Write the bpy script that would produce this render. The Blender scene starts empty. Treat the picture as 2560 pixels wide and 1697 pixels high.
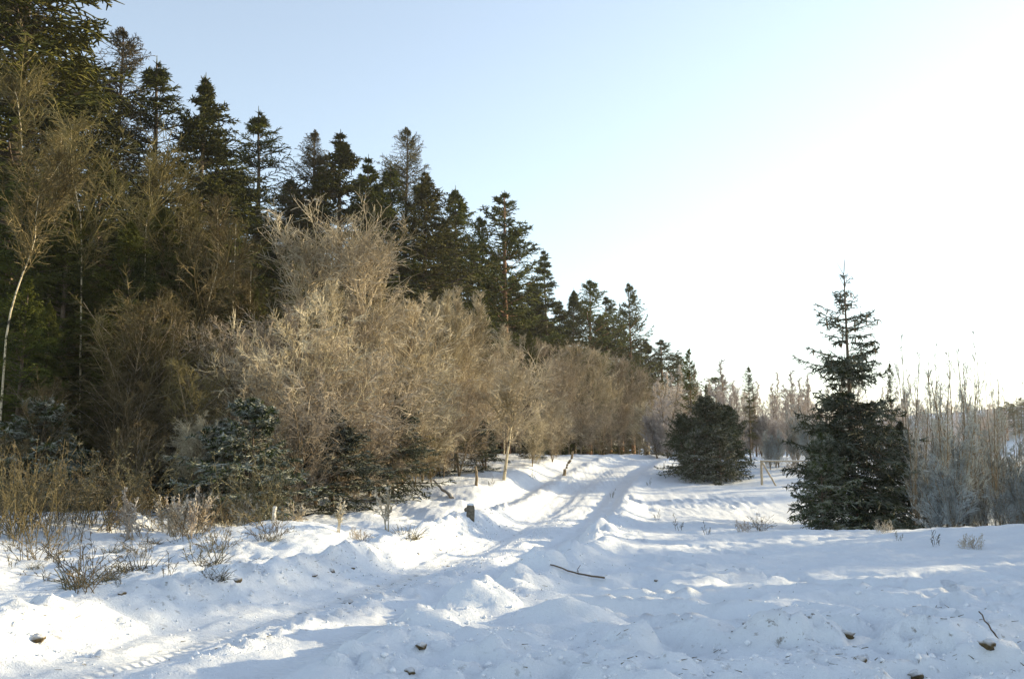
import bpy, math, random
import numpy as np
from mathutils import Vector, Matrix

# ------------------------------------------------------------------ camera, sky, sun, exposure
scene = bpy.context.scene
COL = scene.collection
CAM_Z = 1.7
F, CX, CY, HORIZON = 2489.0, 1280.0, 848.5, 1150.0        # focal length etc. for a 2560 x 1697 frame
PITCH = math.atan((HORIZON - CY) / F)
cam_data = bpy.data.cameras.new('camera')
cam_data.lens = 35.0; cam_data.sensor_width = 36.0 * 2560 / 2560 * (2560 / F) * 35 / 36
cam_data.clip_start = 0.1; cam_data.clip_end = 3000
cam = bpy.data.objects.new('camera', cam_data); COL.objects.link(cam)
cam.location = (0, 0, CAM_Z); cam.rotation_euler = (math.pi / 2 + PITCH, 0, 0)
scene.camera = cam

SUN_AZ, SUN_EL = math.radians(64), math.radians(12)
world = bpy.data.worlds.new('World'); scene.world = world; world.use_nodes = True
wn = world.node_tree
sky = wn.nodes.new('ShaderNodeTexSky'); sky.sky_type = 'NISHITA'; sky.sun_disc = False
sky.sun_elevation = SUN_EL; sky.sun_rotation = SUN_AZ
sky.altitude = 200; sky.air_density = 1.25; sky.dust_density = .5; sky.ozone_density = 3.0
bg = wn.nodes['Background']; bg.inputs['Strength'].default_value = 0.15
hs = wn.nodes.new('ShaderNodeHueSaturation'); hs.inputs['Saturation'].default_value = .60      # pale winter sky
wn.links.new(sky.outputs[0], hs.inputs['Color']); wn.links.new(hs.outputs[0], bg.inputs['Color'])
sun_vec = Vector((math.sin(SUN_AZ) * math.cos(SUN_EL), math.cos(SUN_AZ) * math.cos(SUN_EL), math.sin(SUN_EL)))
sd = bpy.data.lights.new('sun', 'SUN'); sd.energy = 5.0; sd.angle = math.radians(0.6); sd.color = (1.0, 0.81, 0.49)
sun = bpy.data.objects.new('sun', sd); COL.objects.link(sun)
sun.rotation_euler = (-sun_vec).to_track_quat('-Z', 'Y').to_euler()
sun.location = (60, 40, 40)
vs = scene.view_settings
vs.view_transform = 'Standard'; vs.look = 'None'; vs.exposure = 1.17; vs.gamma = 1.0; vs.use_curve_mapping = False
scene.cycles.max_bounces = 6; scene.cycles.diffuse_bounces = 3
scene.cycles.use_denoising = True

# ------------------------------------------------------------------ pixel to place helpers (world coordinates only)
FW = Vector((0, math.cos(PITCH), math.sin(PITCH))); UP = Vector((0, -math.sin(PITCH), math.cos(PITCH)))
def at(px, py, Y):
    d = FW + Vector((1, 0, 0)) * ((px - CX) / F) - UP * ((py - CY) / F)
    return Vector((d.x / d.y * Y, Y, CAM_Z + d.z / d.y * Y))

# ------------------------------------------------------------------ numpy noise
def hash2(ix, iy, seed):
    h = (ix.astype(np.int64) * 374761393 + iy.astype(np.int64) * 668265263 + seed * 1442695041) & 0xFFFFFFFF
    h = ((h ^ (h >> 13)) * 1274126177) & 0xFFFFFFFF
    return (h ^ (h >> 16)) & 0xFFFFFFFF
def perlin(x, y, seed=0):
    x0 = np.floor(x); y0 = np.floor(y); fx = x - x0; fy = y - y0
    def g(ix, iy, dx, dy):
        a = hash2(ix, iy, seed) * (2 * math.pi / 4294967296.0)
        return np.cos(a) * dx + np.sin(a) * dy
    u = fx * fx * fx * (fx * (fx * 6 - 15) + 10); v = fy * fy * fy * (fy * (fy * 6 - 15) + 10)
    n00 = g(x0, y0, fx, fy); n10 = g(x0 + 1, y0, fx - 1, fy); n01 = g(x0, y0 + 1, fx, fy - 1); n11 = g(x0 + 1, y0 + 1, fx - 1, fy - 1)
    return 1.5 * ((n00 * (1 - u) + n10 * u) * (1 - v) + (n01 * (1 - u) + n11 * u) * v)
def fbm(x, y, seed=0, o=4, gain=0.5):
    s = 0; a = 1; f = 1
    for k in range(o):
        s = s + a * perlin(x * f + 17.3 * k, y * f - 9.1 * k, seed + k); a *= gain; f *= 2.03
    return s
def sstep(a, b, x):
    t = np.clip((x - a) / (b - a), 0, 1); return t * t * (3 - 2 * t)
def gauss(x, c, w): return np.exp(-((x - c) / w) ** 2)

# ------------------------------------------------------------------ terrain height
RY = np.array([-60, 0, 4, 7.7, 10.3, 12.4, 14.6, 19.7, 28, 43, 46, 52, 56, 62, 78, 120, 600.])
RX = np.array([-30, -6.5, -4.3, -3.2, -2.45, -1.9, -1.17, -.13, 1.15, 3.3, 3.9, 5.85, 7.2, 9.8, 18, 42, 300.])
_yy = np.linspace(-60, 600, 6601); _xx = np.interp(_yy, RY, RX)
_k = np.hanning(61); _k /= _k.sum(); _xx = np.convolve(np.pad(_xx, 30, mode='edge'), _k, 'valid')
def road_x(y): return np.interp(y, _yy, _xx)
GY = np.array([-60, 0, 26, 34, 40, 43, 46, 52, 56, 62, 78, 130, 600.])
GZ = np.array([0, 0, 0, .08, .25, .42, .66, 1.42, 1.80, 1.92, 1.75, 1.5, 1.0])
rng0 = np.random.default_rng(11)
BUMPS = []                                                     # snow lumps: x, y, radius, height
def bump(px, py, r, a, z=0.0, n=1, spread=0.0, p_=1.25):
    Y = (CAM_Z - z) * F / (py - HORIZON)
    p = at(px, py, Y)
    for _ in range(n):
        k = rng0.uniform(.5, 1.25) if n > 1 else 1.0
        BUMPS.append((p.x + rng0.normal(0, spread), p.y + rng0.normal(0, spread * 1.3), r * k, a * k, p_ if n == 1 else .55))
bump(1950, 1592, .36, .27, p_=.6); bump(2035, 1588, .29, .22, p_=.6); bump(1900, 1600, .25, .14, p_=.8); bump(2075, 1600, .16, .16, p_=.6); bump(1780, 1575, .5, .16); bump(2180, 1560, .55, .16)
bump(2330, 1605, .45, .22, p_=.7); bump(2420, 1610, .3, .18, p_=.7); bump(2480, 1640, .3, .16, p_=.7); bump(2100, 1660, .35, .12); bump(2540, 1590, .5, .2)
bump(1330, 1440, .5, .28, p_=1.1); bump(1270, 1460, .4, .18, p_=1.1); bump(1180, 1520, .6, .22, p_=1.2); bump(1235, 1620, .6, .18, p_=1.2); bump(1100, 1590, .45, .13, p_=1.2); bump(1390, 1545, .6, .2); bump(1560, 1600, .5, .14); bump(1490, 1335, .5, .2, p_=.9); bump(1540, 1370, .45, .14)
bump(330, 1330, .5, .35, p_=.8); bump(690, 1350, 1.6, .22); bump(520, 1440, .5, .2, p_=.9); bump(420, 1470, .4, .16, p_=.9)
bump(940, 1672, .10, .075, 0, 22, .16); bump(1150, 1672, .11, .055, 0, 18, .25); bump(1330, 1668, .09, .055, 0, 26, .20); bump(1440, 1665, .15, .08, 0, 8, .22); bump(1580, 1680, .18, .07, 0, 8, .26)
bump(1460, 1692, .09, .07, 0, 14, .3); bump(1660, 1682, .12, .07, 0, 10, .3); bump(1800, 1692, .16, .07, 0, 8, .35); bump(2060, 1640, .07, .06, 0, 12, .2)
bump(2250, 1690, .13, .06, 0, 10, .4); bump(1050, 1625, .12, .06, 0, 10, .22)
for i in range(150):                                           # clods thrown up along the road ridges
    y = rng0.uniform(9.5, 17); BUMPS.append((float(road_x(y)) + rng0.normal(0.0, .13), y, rng0.uniform(.03, .09), rng0.uniform(.02, .065), .75))
for i in range(190):
    y = rng0.uniform(8, 40) ; BUMPS.append((float(road_x(y)) - 1.75 + rng0.normal(0, .22), y, rng0.uniform(.04, .15), rng0.uniform(.03, .09), .75))
for i in range(110):
    y = rng0.uniform(8, 34); BUMPS.append((float(road_x(y)) + 1.65 + rng0.normal(0, .25), y, rng0.uniform(.05, .18), rng0.uniform(.02, .07), .75))
for i in range(160):
    y = 7.6 + rng0.exponential(2.6); x = rng0.uniform(-.6, .55 * y); BUMPS.append((x, y, rng0.uniform(.05, .2), rng0.uniform(.01, .05), 1.0))
for (x0, y0, x1, y1, n) in ((2.6, 17.5, 7.5, 11.0, 22), (.9, 24, 4.5, 19, 20), (6.8, 12, 2.2, 9.2, 18), (3.4, 8.4, 6.2, 14.5, 20), (4.2, 37, 9.5, 41, 24), (-5.5, 12.2, -3.6, 16.4, 12)):
    for i in range(n):                                         # footprints: a pit with a low rim
        t = (i + .5) / n; x = x0 + (x1 - x0) * t + rng0.normal(0, .05) + (.12 if i % 2 else -.12); y = y0 + (y1 - y0) * t + rng0.normal(0, .05)
        BUMPS.append((x, y, .21, .035, 1.25)); BUMPS.append((x, y, .13, -.14, .8))
BUMPS = np.array(BUMPS)

def base_height(x, y):
    x = np.asarray(x, float); y = np.asarray(y, float)
    rx = road_x(y); u = x - rx
    z = np.interp(y, GY, GZ)
    near = sstep(2, 6, y)
    z = z + .10 * fbm(x * .12, y * .12, 3, 3) * sstep(2.5, 6, np.abs(u))
    # road: worn track with two wheel lanes and a crown of clods between them
    on = 1 - sstep(1.2, 1.7, np.abs(u))
    lump = fbm(x * 3.1, y * 3.1, 21, 3)
    z = z - .10 * on
    z = z - .06 * (gauss(u, -.72, .26) + gauss(u, .72, .26)) * on
    z = z + (.06 + .05 * lump) * gauss(u, 0, .24) * (.35 + .65 * gauss(y, 13, 5))
    # windrows
    hl = .24 + .10 * fbm(x * .7, y * .7, 31, 2) + .10 * gauss(y, 11, 3) + .14 * gauss(y, 24, 7)
    z = z + (hl + .07 * lump) * (1 - .45 * sstep(27, 38, y)) * gauss(u, -1.85 - .35 * gauss(y, 10, 3), .45)
    hr = .16 + .10 * fbm(x * .6 + 4, y * .6, 33, 2) + .10 * gauss(y, 17, 3)
    z = z + (hr + .05 * lump) * (1 - .4 * sstep(24, 36, y)) * gauss(u, 1.75, .5) * sstep(6.5, 9, y)
    z = z + .06 * fbm(x * 1.2, y * 4, 35, 2) * on * .25
    # left shoulder and bank, ditch behind it
    left = sstep(-2.2, -3.6, u)
    z = z + left * (.28 * gauss(y, 19.5, 4.5) * gauss(x, -4.6, 2.4) + .55 * sstep(27, 42, y) * (1 - sstep(46, 58, y)) + .12 * sstep(24, 34, y))
    z = z - .32 * gauss(u, -5.4, 2.0) * gauss(y, 13.5, 4.5) * near
    z = z + .13 * left * fbm(x * .55, y * .55, 41, 4)
    z = z + .35 * sstep(-7.5, -10, x) * gauss(y, 24, 6) - .2 * sstep(-5, -9, x) * sstep(26, 32, y)
    # right field: drifted ridges lying across the view
    right = sstep(1.6, 3.2, u)
    rid = fbm(x * .36 + .5 * perlin(x * .5, y * .5, 7), y * .95 + .5 * perlin(x * .6, y * .4, 8), 51, 2, .4)
    soft = np.sqrt(rid * rid + .006)
    amp = (.20 * gauss(y, 11.5, 6.5) + .05) * (1 - .75 * gauss(y, 18.5, 2.6) * sstep(2, 4, x))
    z = z + right * amp * (.55 - soft * 2.1)
    z = z + right * .035 * fbm(x * 1.7, y * 2.6, 57, 3) * (.35 + gauss(y, 8, 4))
    fine = sstep(5, 8, y) * (1 - sstep(30, 45, y))
    z = z + fine * (1 - .6 * on) * (.055 * (.35 - np.abs(fbm(x * 1.3, y * 2.0, 81, 3, .5))) + .013 * fbm(x * 5, y * 7, 83, 3, .6))
    z = z + fine * on * (.008 * fbm(x * 9, y * 3, 85, 3, .6) + .018 * fbm(x * 2.6, y * .5, 87, 2))
    z = z + sstep(4, 7, y) * (1 - sstep(1.5, 1.9, np.abs(u))) * (.020 * fbm(u * 3.4, y * .20, 95, 3, .6) + .010 * fbm(u * 9, y * .35, 96, 2))
    pits = fbm(x * 1.1, y * 1.6, 59, 2)
    z = z - right * .07 * sstep(.25, .8, pits) * (gauss(y, 10, 6) + .5 * gauss(y, 23, 4))
    # swell at the far side of the field and the hollow behind it
    sw = sstep(4, 9, x + (22 - y) * .1)
    z = z + sw * (.16 * gauss(y, 22, 2.6) + .06 * gauss(y, 22, 2.5) * np.sin(x * .55 + .5)) - sw * .50 * sstep(23.5, 30, y) * (1 - sstep(34, 44, y))
    z = z - .20 * sstep(1.5, 3, u) * (1 - sw) * gauss(y, 33, 6)
    # footprint-churned strip leading off the road
    st = gauss(y - 38 - .25 * (x - 6), 0, 2.2) * sstep(3, 4.5, x) * (1 - sstep(9, 11, x))
    z = z + st * .10 * fbm(x * 2.6, y * 2.0, 61, 2)
    # far hill on the right
    z = z + 12.5 * sstep(72, 112, x) * sstep(90, 170, y) + 4.0 * sstep(-30, -140, x) * sstep(30, 160, y)
    z = z + .6 * fbm(x * .02, y * .02, 71, 3) * sstep(60, 120, y)
    return z
def bump_shape(bx, by, r, a, pw, x, y):
    w = .22 * r
    dx = x - bx + w * perlin(x / r * 1.1 + bx * 7, y / r * 1.1, 101); dy = y - by + w * perlin(x / r * 1.1, y / r * 1.1 + by * 5, 102)
    return a * np.clip(1 - (dx * dx + dy * dy) / (r * r), 0, None) ** pw
def bump_height(x, y):
    z = np.zeros(np.broadcast(x, y).shape); top = z.copy()
    for b in BUMPS:
        if abs(x[0] - b[0]) > 1.3 * b[2] or abs(y[0] - b[1]) > 1.3 * b[2]: continue
        h = bump_shape(*b, x, y)
        if 0 < b[3] and b[4] < 1: top = np.maximum(top, h)
        else: z = z + h
    return z + top
def height(x, y):
    return float(base_height(np.array([x]), np.array([y]))[0] + bump_height(np.array([float(x)]), np.array([float(y)]))[0])
_hy = np.concatenate([np.arange(6, 40, .05), np.arange(40, 200, .25)])
def ground(px, py, cap=200):
    a = at(px, py, 1.0); xs = a.x * _hy; zs = CAM_Z + (a.z - CAM_Z) * _hy
    h = base_height(xs, _hy); below = np.nonzero(zs <= h)[0]
    i = below[0] if len(below) else len(_hy) - 1
    Y = min(float(_hy[i]), cap); return Vector((a.x * Y, Y, height(a.x * Y, Y)))

# ------------------------------------------------------------------ materials
def nodes(name):
    m = bpy.data.materials.new(name); m.use_nodes = True
    nt = m.node_tree; b = nt.nodes['Principled BSDF']; b.inputs['Roughness'].default_value = .85
    b.inputs['Specular IOR Level'].default_value = .2
    return m, nt, b
def N(nt, t, **kw):
    n = nt.nodes.new(t)
    for k, v in kw.items():
        if k in n.inputs: n.inputs[k].default_value = v
        else: setattr(n, k, v)
    return n
def mixc(nt, fac, a, b):
    m = nt.nodes.new('ShaderNodeMix'); m.data_type = 'RGBA'
    for sock, v in ((m.inputs[0], fac), (m.inputs[6], a), (m.inputs[7], b)):
        if isinstance(v, (int, float)): sock.default_value = v
        elif isinstance(v, tuple): sock.default_value = (*v, 1)
        else: nt.links.new(v, sock)
    return m.outputs[2]
def maprange(nt, v, a, b, lo=0.0, hi=1.0):
    m = nt.nodes.new('ShaderNodeMapRange'); m.inputs[1].default_value = a; m.inputs[2].default_value = b
    m.inputs[3].default_value = lo; m.inputs[4].default_value = hi; nt.links.new(v, m.inputs[0]); return m.outputs[0]
def math_(nt, op, a, b=None):
    m = nt.nodes.new('ShaderNodeMath'); m.operation = op
    for s, v in ((m.inputs[0], a), (m.inputs[1], b)):
        if v is None: continue
        if isinstance(v, (int, float)): s.default_value = v
        else: nt.links.new(v, s)
    return m.outputs[0]
def noise(nt, scale, detail=3.0, rough=.55, vec=None):
    n = N(nt, 'ShaderNodeTexNoise'); n.inputs['Scale'].default_value = scale; n.inputs['Detail'].default_value = detail; n.inputs['Roughness'].default_value = rough
    if vec is None:
        tc = nt.nodes.new('ShaderNodeTexCoord'); vec = tc.outputs['Object']
    nt.links.new(vec, n.inputs['Vector']); return n.outputs[0]

def snow_material():
    m, nt, b = nodes('snow')
    at_ = N(nt, 'ShaderNodeAttribute', attribute_name='dirt'); tr = N(nt, 'ShaderNodeAttribute', attribute_name='tread')
    tu = N(nt, 'ShaderNodeAttribute', attribute_name='track_u'); ts = N(nt, 'ShaderNodeAttribute', attribute_name='track_s')
    n1 = noise(nt, 9, 5, .65); n2 = noise(nt, 38, 3, .6); n3 = noise(nt, 1.3, 3)
    spot = math_(nt, 'MULTIPLY', maprange(nt, n1, .60, .68), at_.outputs['Fac'])
    spot2 = math_(nt, 'MULTIPLY', maprange(nt, n2, .69, .74), maprange(nt, at_.outputs['Fac'], 0, .5, .10, .9))
    stain = math_(nt, 'MULTIPLY', maprange(nt, n3, .45, .8, 0, .30), maprange(nt, at_.outputs['Fac'], .1, 1))
    c = mixc(nt, maprange(nt, n3, .3, .7), (.785, .82, .86), (.73, .765, .81))
    c = mixc(nt, stain, c, (.55, .50, .40))
    trc = math_(nt, 'SINE', math_(nt, 'ADD', math_(nt, 'MULTIPLY', ts.outputs['Fac'], 52.0), math_(nt, 'MULTIPLY', math_(nt, 'ABSOLUTE', tu.outputs['Fac']), 26.0)))
    c = mixc(nt, math_(nt, 'MULTIPLY', tr.outputs['Fac'], maprange(nt, trc, -.2, .8, .24, .06)), c, (.50, .49, .46))
    c = mixc(nt, math_(nt, 'MAXIMUM', spot, spot2), c, (.13, .10, .055))
    nt.links.new(c, b.inputs['Base Color']); b.inputs['Roughness'].default_value = .7
    b.inputs['Subsurface Weight'].default_value = 0
    # relief: crust, grains, tyre tread
    g = noise(nt, 55, 4, .7); g2 = noise(nt, 7, 4, .6)
    au = math_(nt, 'ABSOLUTE', tu.outputs['Fac'])
    tread = math_(nt, 'MULTIPLY', math_(nt, 'SINE', math_(nt, 'ADD', math_(nt, 'MULTIPLY', ts.outputs['Fac'], 52.0), math_(nt, 'MULTIPLY', au, 26.0))), tr.outputs['Fac'])
    hsum = math_(nt, 'ADD', math_(nt, 'ADD', math_(nt, 'MULTIPLY', g, .020), math_(nt, 'MULTIPLY', g2, .040)), math_(nt, 'MULTIPLY', tread, .020))
    bp = N(nt, 'ShaderNodeBump'); bp.inputs['Strength'].default_value = .8; bp.inputs['Distance'].default_value = 1.0
    nt.links.new(hsum, bp.inputs['Height']); nt.links.new(bp.outputs[0], b.inputs['Normal'])
    return m

def veg_material(name, dark, light, frost, frost_amount, up=(.15, .8), nscale=1.1, transl=0.0, rnd=.25):
    """bark / twig / needle colour with patches, per-tree variation and frost or snow on what faces up"""
    m, nt, b = nodes(name)
    n1 = noise(nt, nscale, 4, .6); n2 = noise(nt, nscale * 9, 2)
    oi = nt.nodes.new('ShaderNodeObjectInfo')
    c = mixc(nt, maprange(nt, n1, .35, .65), dark, light)
    hsv = nt.nodes.new('ShaderNodeHueSaturation'); nt.links.new(c, hsv.inputs['Color'])
    nt.links.new(maprange(nt, oi.outputs['Random'], 0, 1, 1 - rnd, 1 + rnd), hsv.inputs['Value'])
    nt.links.new(maprange(nt, oi.outputs['Random'], 0, 1, .488, .512), hsv.inputs['Hue'])
    ge = nt.nodes.new('ShaderNodeNewGeometry'); sx = nt.nodes.new('ShaderNodeSeparateXYZ'); nt.links.new(ge.outputs['Normal'], sx.inputs[0])
    upf = maprange(nt, sx.outputs[2], up[0], up[1])
    f = math_(nt, 'MULTIPLY', math_(nt, 'MULTIPLY', upf, maprange(nt, n2, .38, .62)), frost_amount)
    f = math_(nt, 'MULTIPLY', f, maprange(nt, n1, .3, .6, .45, 1))
    c = mixc(nt, f, hsv.outputs[0], frost)
    nt.links.new(c, b.inputs['Base Color'])
    if transl:
        tl = nt.nodes.new('ShaderNodeBsdfTranslucent'); nt.links.new(c, tl.inputs['Color'])
        mx = nt.nodes.new('ShaderNodeMixShader'); mx.inputs[0].default_value = transl
        nt.links.new(b.outputs[0], mx.inputs[1]); nt.links.new(tl.outputs[0], mx.inputs[2])
        nt.links.new(mx.outputs[0], nt.nodes['Material Output'].inputs['Surface'])
    return m
def birch_material():
    m, nt, b = nodes('birch_bark')
    tc = nt.nodes.new('ShaderNodeTexCoord'); mp = nt.nodes.new('ShaderNodeMapping'); mp.inputs['Scale'].default_value = (5, 5, 9)
    nt.links.new(tc.outputs['Object'], mp.inputs['Vector'])
    n1 = noise(nt, .6, 4, .7, mp.outputs[0]); n2 = noise(nt, .9, 2)
    c = mixc(nt, maprange(nt, n1, .50, .60), (.54, .46, .31), (.06, .05, .035))
    c = mixc(nt, maprange(nt, n2, .58, .72), c, (.16, .13, .10))
    nt.links.new(c, b.inputs['Base Color']); return m
def plain(name, a, c2, scale=12, bump_=.01, rough=.85, frost=0.0):
    m, nt, b = nodes(name)
    n1 = noise(nt, scale, 5, .65); c = mixc(nt, maprange(nt, n1, .35, .65), a, c2)
    if frost:
        ge = nt.nodes.new('ShaderNodeNewGeometry'); sx = nt.nodes.new('ShaderNodeSeparateXYZ'); nt.links.new(ge.outputs['Normal'], sx.inputs[0])
        c = mixc(nt, math_(nt, 'MULTIPLY', maprange(nt, sx.outputs[2], .3, .8), frost), c, (.82, .83, .85))
    nt.links.new(c, b.inputs['Base Color']); b.inputs['Roughness'].default_value = rough
    bp = N(nt, 'ShaderNodeBump'); bp.inputs['Distance'].default_value = bump_; bp.inputs['Strength'].default_value = .7
    nt.links.new(n1, bp.inputs['Height']); nt.links.new(bp.outputs[0], b.inputs['Normal'])
    return m
M = {
    'snow': snow_material(), 'birch': birch_material(),
    'bark': plain('conifer_bark', (.075, .055, .038), (.16, .12, .085), 9, .02),
    'pine_bark': plain('pine_bark', (.16, .085, .045), (.28, .16, .09), 7, .02),
    'needle': veg_material('spruce_needles', (.015, .021, .001), (.082, .082, .006), (.42, .42, .26), .08, nscale=.5),
    'needle_gold': veg_material('brownish_spruce_needles', (.022, .024, .001), (.090, .080, .007), (.45, .42, .26), .08, nscale=.5),
    'needle_frost': veg_material('frosted_spruce_needles', (.014, .021, .004), (.042, .049, .011), (.60, .64, .58), .42, up=(.05, .8), nscale=.38),
    'needle_snow': veg_material('snow_dusted_spruce_needles', (.016, .025, .004), (.055, .066, .012), (.86, .85, .79), .75, up=(.1, .8), nscale=.42),
    'pine': veg_material('pine_needles', (.030, .039, .003), (.105, .108, .012), (.5, .48, .32), .10, nscale=.6),
    'larch': veg_material('bare_larch_twigs', (.050, .042, .016), (.12, .095, .04), (.5, .46, .36), .15, nscale=.6),
    'twig': veg_material('bare_twigs', (.150, .116, .060), (.50, .42, .295), (.88, .80, .68), .6, nscale=.45, rnd=.3),
    'twig_dark': veg_material('dark_bare_twigs', (.046, .034, .008), (.15, .115, .045), (.64, .55, .38), .30, nscale=.45, rnd=.3),
    'twig_red': veg_material('reddish_bare_twigs', (.155, .122, .066), (.42, .35, .24), (.84, .77, .64), .55, nscale=.5),
    'twig_frost': veg_material('frosted_twigs', (.42, .37, .33), (.70, .64, .60), (.85, .84, .84), .8, nscale=.6, transl=.4),
    'twig_blue': veg_material('frosted_dark_twigs', (.24, .26, .25), (.55, .59, .58), (.84, .87, .88), .8, nscale=.6, transl=.3),
    'limb': plain('grey_bark', (.12, .09, .052), (.30, .23, .145), 6, .01, frost=.45),
    'straw': veg_material('dry_straw', (.070, .052, .020), (.17, .125, .058), (.70, .66, .58), .35, nscale=2.0),
    'weed_frost': veg_material('hoarfrost_on_weeds', (.28, .22, .14), (.60, .53, .43), (.84, .82, .78), .7, nscale=3.0),
    'weed_dark': veg_material('dark_dead_grass', (.06, .055, .022), (.13, .105, .05), (.6, .6, .58), .35, nscale=3.0),
    'wood': plain('weathered_wood', (.34, .27, .18), (.52, .44, .32), 22, .006, frost=.8),
    'white_post': plain('frosted_pale_wood', (.62, .55, .44), (.80, .76, .68), 14, .005, frost=.5),
    'stone': plain('grey_stone', (.09, .075, .055), (.22, .19, .14), 16, .012, frost=.0),
    'snow_cap': plain('snow_cap', (.84, .85, .87), (.80, .82, .85), 30, .004),
    'earth': plain('frozen_earth', (.055, .040, .020), (.15, .11, .055), 25, .03, frost=.75),
    'cone': plain('brown_cone_scales', (.10, .060, .028), (.22, .14, .07), 60, .004),
}

# ------------------------------------------------------------------ mesh helpers
def mesh_np(name, verts, quads, mat, smooth=False):
    me = bpy.data.meshes.new(name)
    verts = np.asarray(verts, np.float32); quads = np.asarray(quads, np.int32)
    me.vertices.add(len(verts)); me.vertices.foreach_set('co', verts.ravel())
    me.loops.add(quads.size); me.loops.foreach_set('vertex_index', quads.ravel())
    me.polygons.add(len(quads)); k = quads.shape[1]
    me.polygons.foreach_set('loop_start', np.arange(0, quads.size, k, dtype=np.int32))
    me.polygons.foreach_set('use_smooth', np.full(len(quads), smooth))
    me.update(calc_edges=True); me.materials.append(M[mat] if isinstance(mat, str) else mat)
    return me
def link(name, data, parent=None):
    o = bpy.data.objects.new(name, data); COL.objects.link(o)
    if parent is not None: o.parent = parent
    return o
def tag(o, label, cat, group=None, kind=None):
    o['label'] = label
    if cat: o['category'] = cat
    if group: o['group'] = group
    if kind: o['kind'] = kind
    return o
def norm(a): return a / np.maximum(np.linalg.norm(a, axis=-1, keepdims=True), 1e-9)
def tubes(pts, r0, r1, sides=3, cap=False):
    """pts (N,K,3) polylines -> open tapered tubes"""
    n, k, _ = pts.shape
    tan = np.empty_like(pts); tan[:, 1:-1] = pts[:, 2:] - pts[:, :-2] if k > 2 else 0
    tan[:, 0] = pts[:, 1] - pts[:, 0]; tan[:, -1] = pts[:, -1] - pts[:, -2]; tan = norm(tan)
    ref = np.where(np.abs(tan[..., 2:3]) > .9, np.array([1., 0, 0]), np.array([0., 0, 1.]))
    a = norm(np.cross(tan, ref)); b = np.cross(tan, a)
    t = np.linspace(0, 1, k)[None, :]
    r = (np.asarray(r0).reshape(-1, 1) * (1 - t) + np.asarray(r1).reshape(-1, 1) * t) * np.ones((n, 1))
    ang = np.linspace(0, 2 * math.pi, sides, endpoint=False) + .5
    ring = pts[:, :, None, :] + r[..., None, None] * (np.cos(ang)[None, None, :, None] * a[:, :, None, :] + np.sin(ang)[None, None, :, None] * b[:, :, None, :])
    v = ring.reshape(-1, 3)
    base = (np.arange(n)[:, None, None] * k + np.arange(k - 1)[None, :, None]) * sides
    j = np.arange(sides)[None, None, :]; j2 = (j + 1) % sides
    q = np.stack([base + j, base + j2, base + sides + j2, base + sides + j], -1).reshape(-1, 4)
    return v, q
def join(parts):
    vs_, qs = [], []; off = 0
    for v, q in parts:
        vs_.append(v); qs.append(q + off); off += len(v)
    return np.concatenate(vs_), np.concatenate(qs)
def sample(pts, t):
    """pts (N,K,3), t (N,n) -> positions and directions (N,n,3)"""
    n, k, _ = pts.shape; f = np.clip(t, 0, .9999) * (k - 1); i = f.astype(int); w = (f - i)[..., None]
    rows = np.arange(n)[:, None]; a = pts[rows, i]; b = pts[rows, i + 1]
    return a * (1 - w) + b * w, norm(b - a)
def sprout(rng, pos, d, length, k, trop, wander, sag=0.0):
    """grow polylines from pos (N,3) along d; trop bends up (or down), growing with sag along the way"""
    n = len(pos); out = np.empty((n, k, 3)); out[:, 0] = pos; dd = norm(d.copy())
    step = np.asarray(length).reshape(-1, 1) / (k - 1)
    for i in range(1, k):
        dd = norm(dd + np.array([0, 0, 1.]) * (trop + sag * i / k) + rng.normal(0, wander, (n, 3)))
        out[:, i] = out[:, i - 1] + dd * step
    return out
def branch(rng, par, n, t0, t1, ang, length, k, trop, wander, planar=None, sag=0.0, tpow=1.0):
    """children on parent polylines. length(t, parent_length) -> lengths"""
    N_ = len(par); t = t0 + (t1 - t0) * ((np.arange(n)[None, :] + rng.uniform(0, 1, (N_, n))) / n) ** tpow
    p, d = sample(par, t); pl = np.linalg.norm(np.diff(par, axis=1), axis=2).sum(1)[:, None] * np.ones((1, n))
    p = p.reshape(-1, 3); d = d.reshape(-1, 3); tt = t.ravel(); pl = pl.ravel()
    side = norm(rng.normal(0, 1, (len(p), 3))); side = norm(side - d * (side * d).sum(1, keepdims=True))
    if planar is not None:
        h = norm(np.cross(d, np.array([0, 0, 1.])) + 1e-6) * np.where(np.arange(len(p)) % 2 == 0, 1, -1)[:, None]
        side = norm(h * planar + side * (1 - planar))
    a = rng.uniform(ang[0], ang[1], len(p))[:, None]
    L = length(tt, pl) * rng.uniform(.6, 1.25, len(p))
    return sprout(rng, p, np.cos(a) * d + np.sin(a) * side, L, k, trop, wander, sag), tt
R = math.radians

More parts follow.
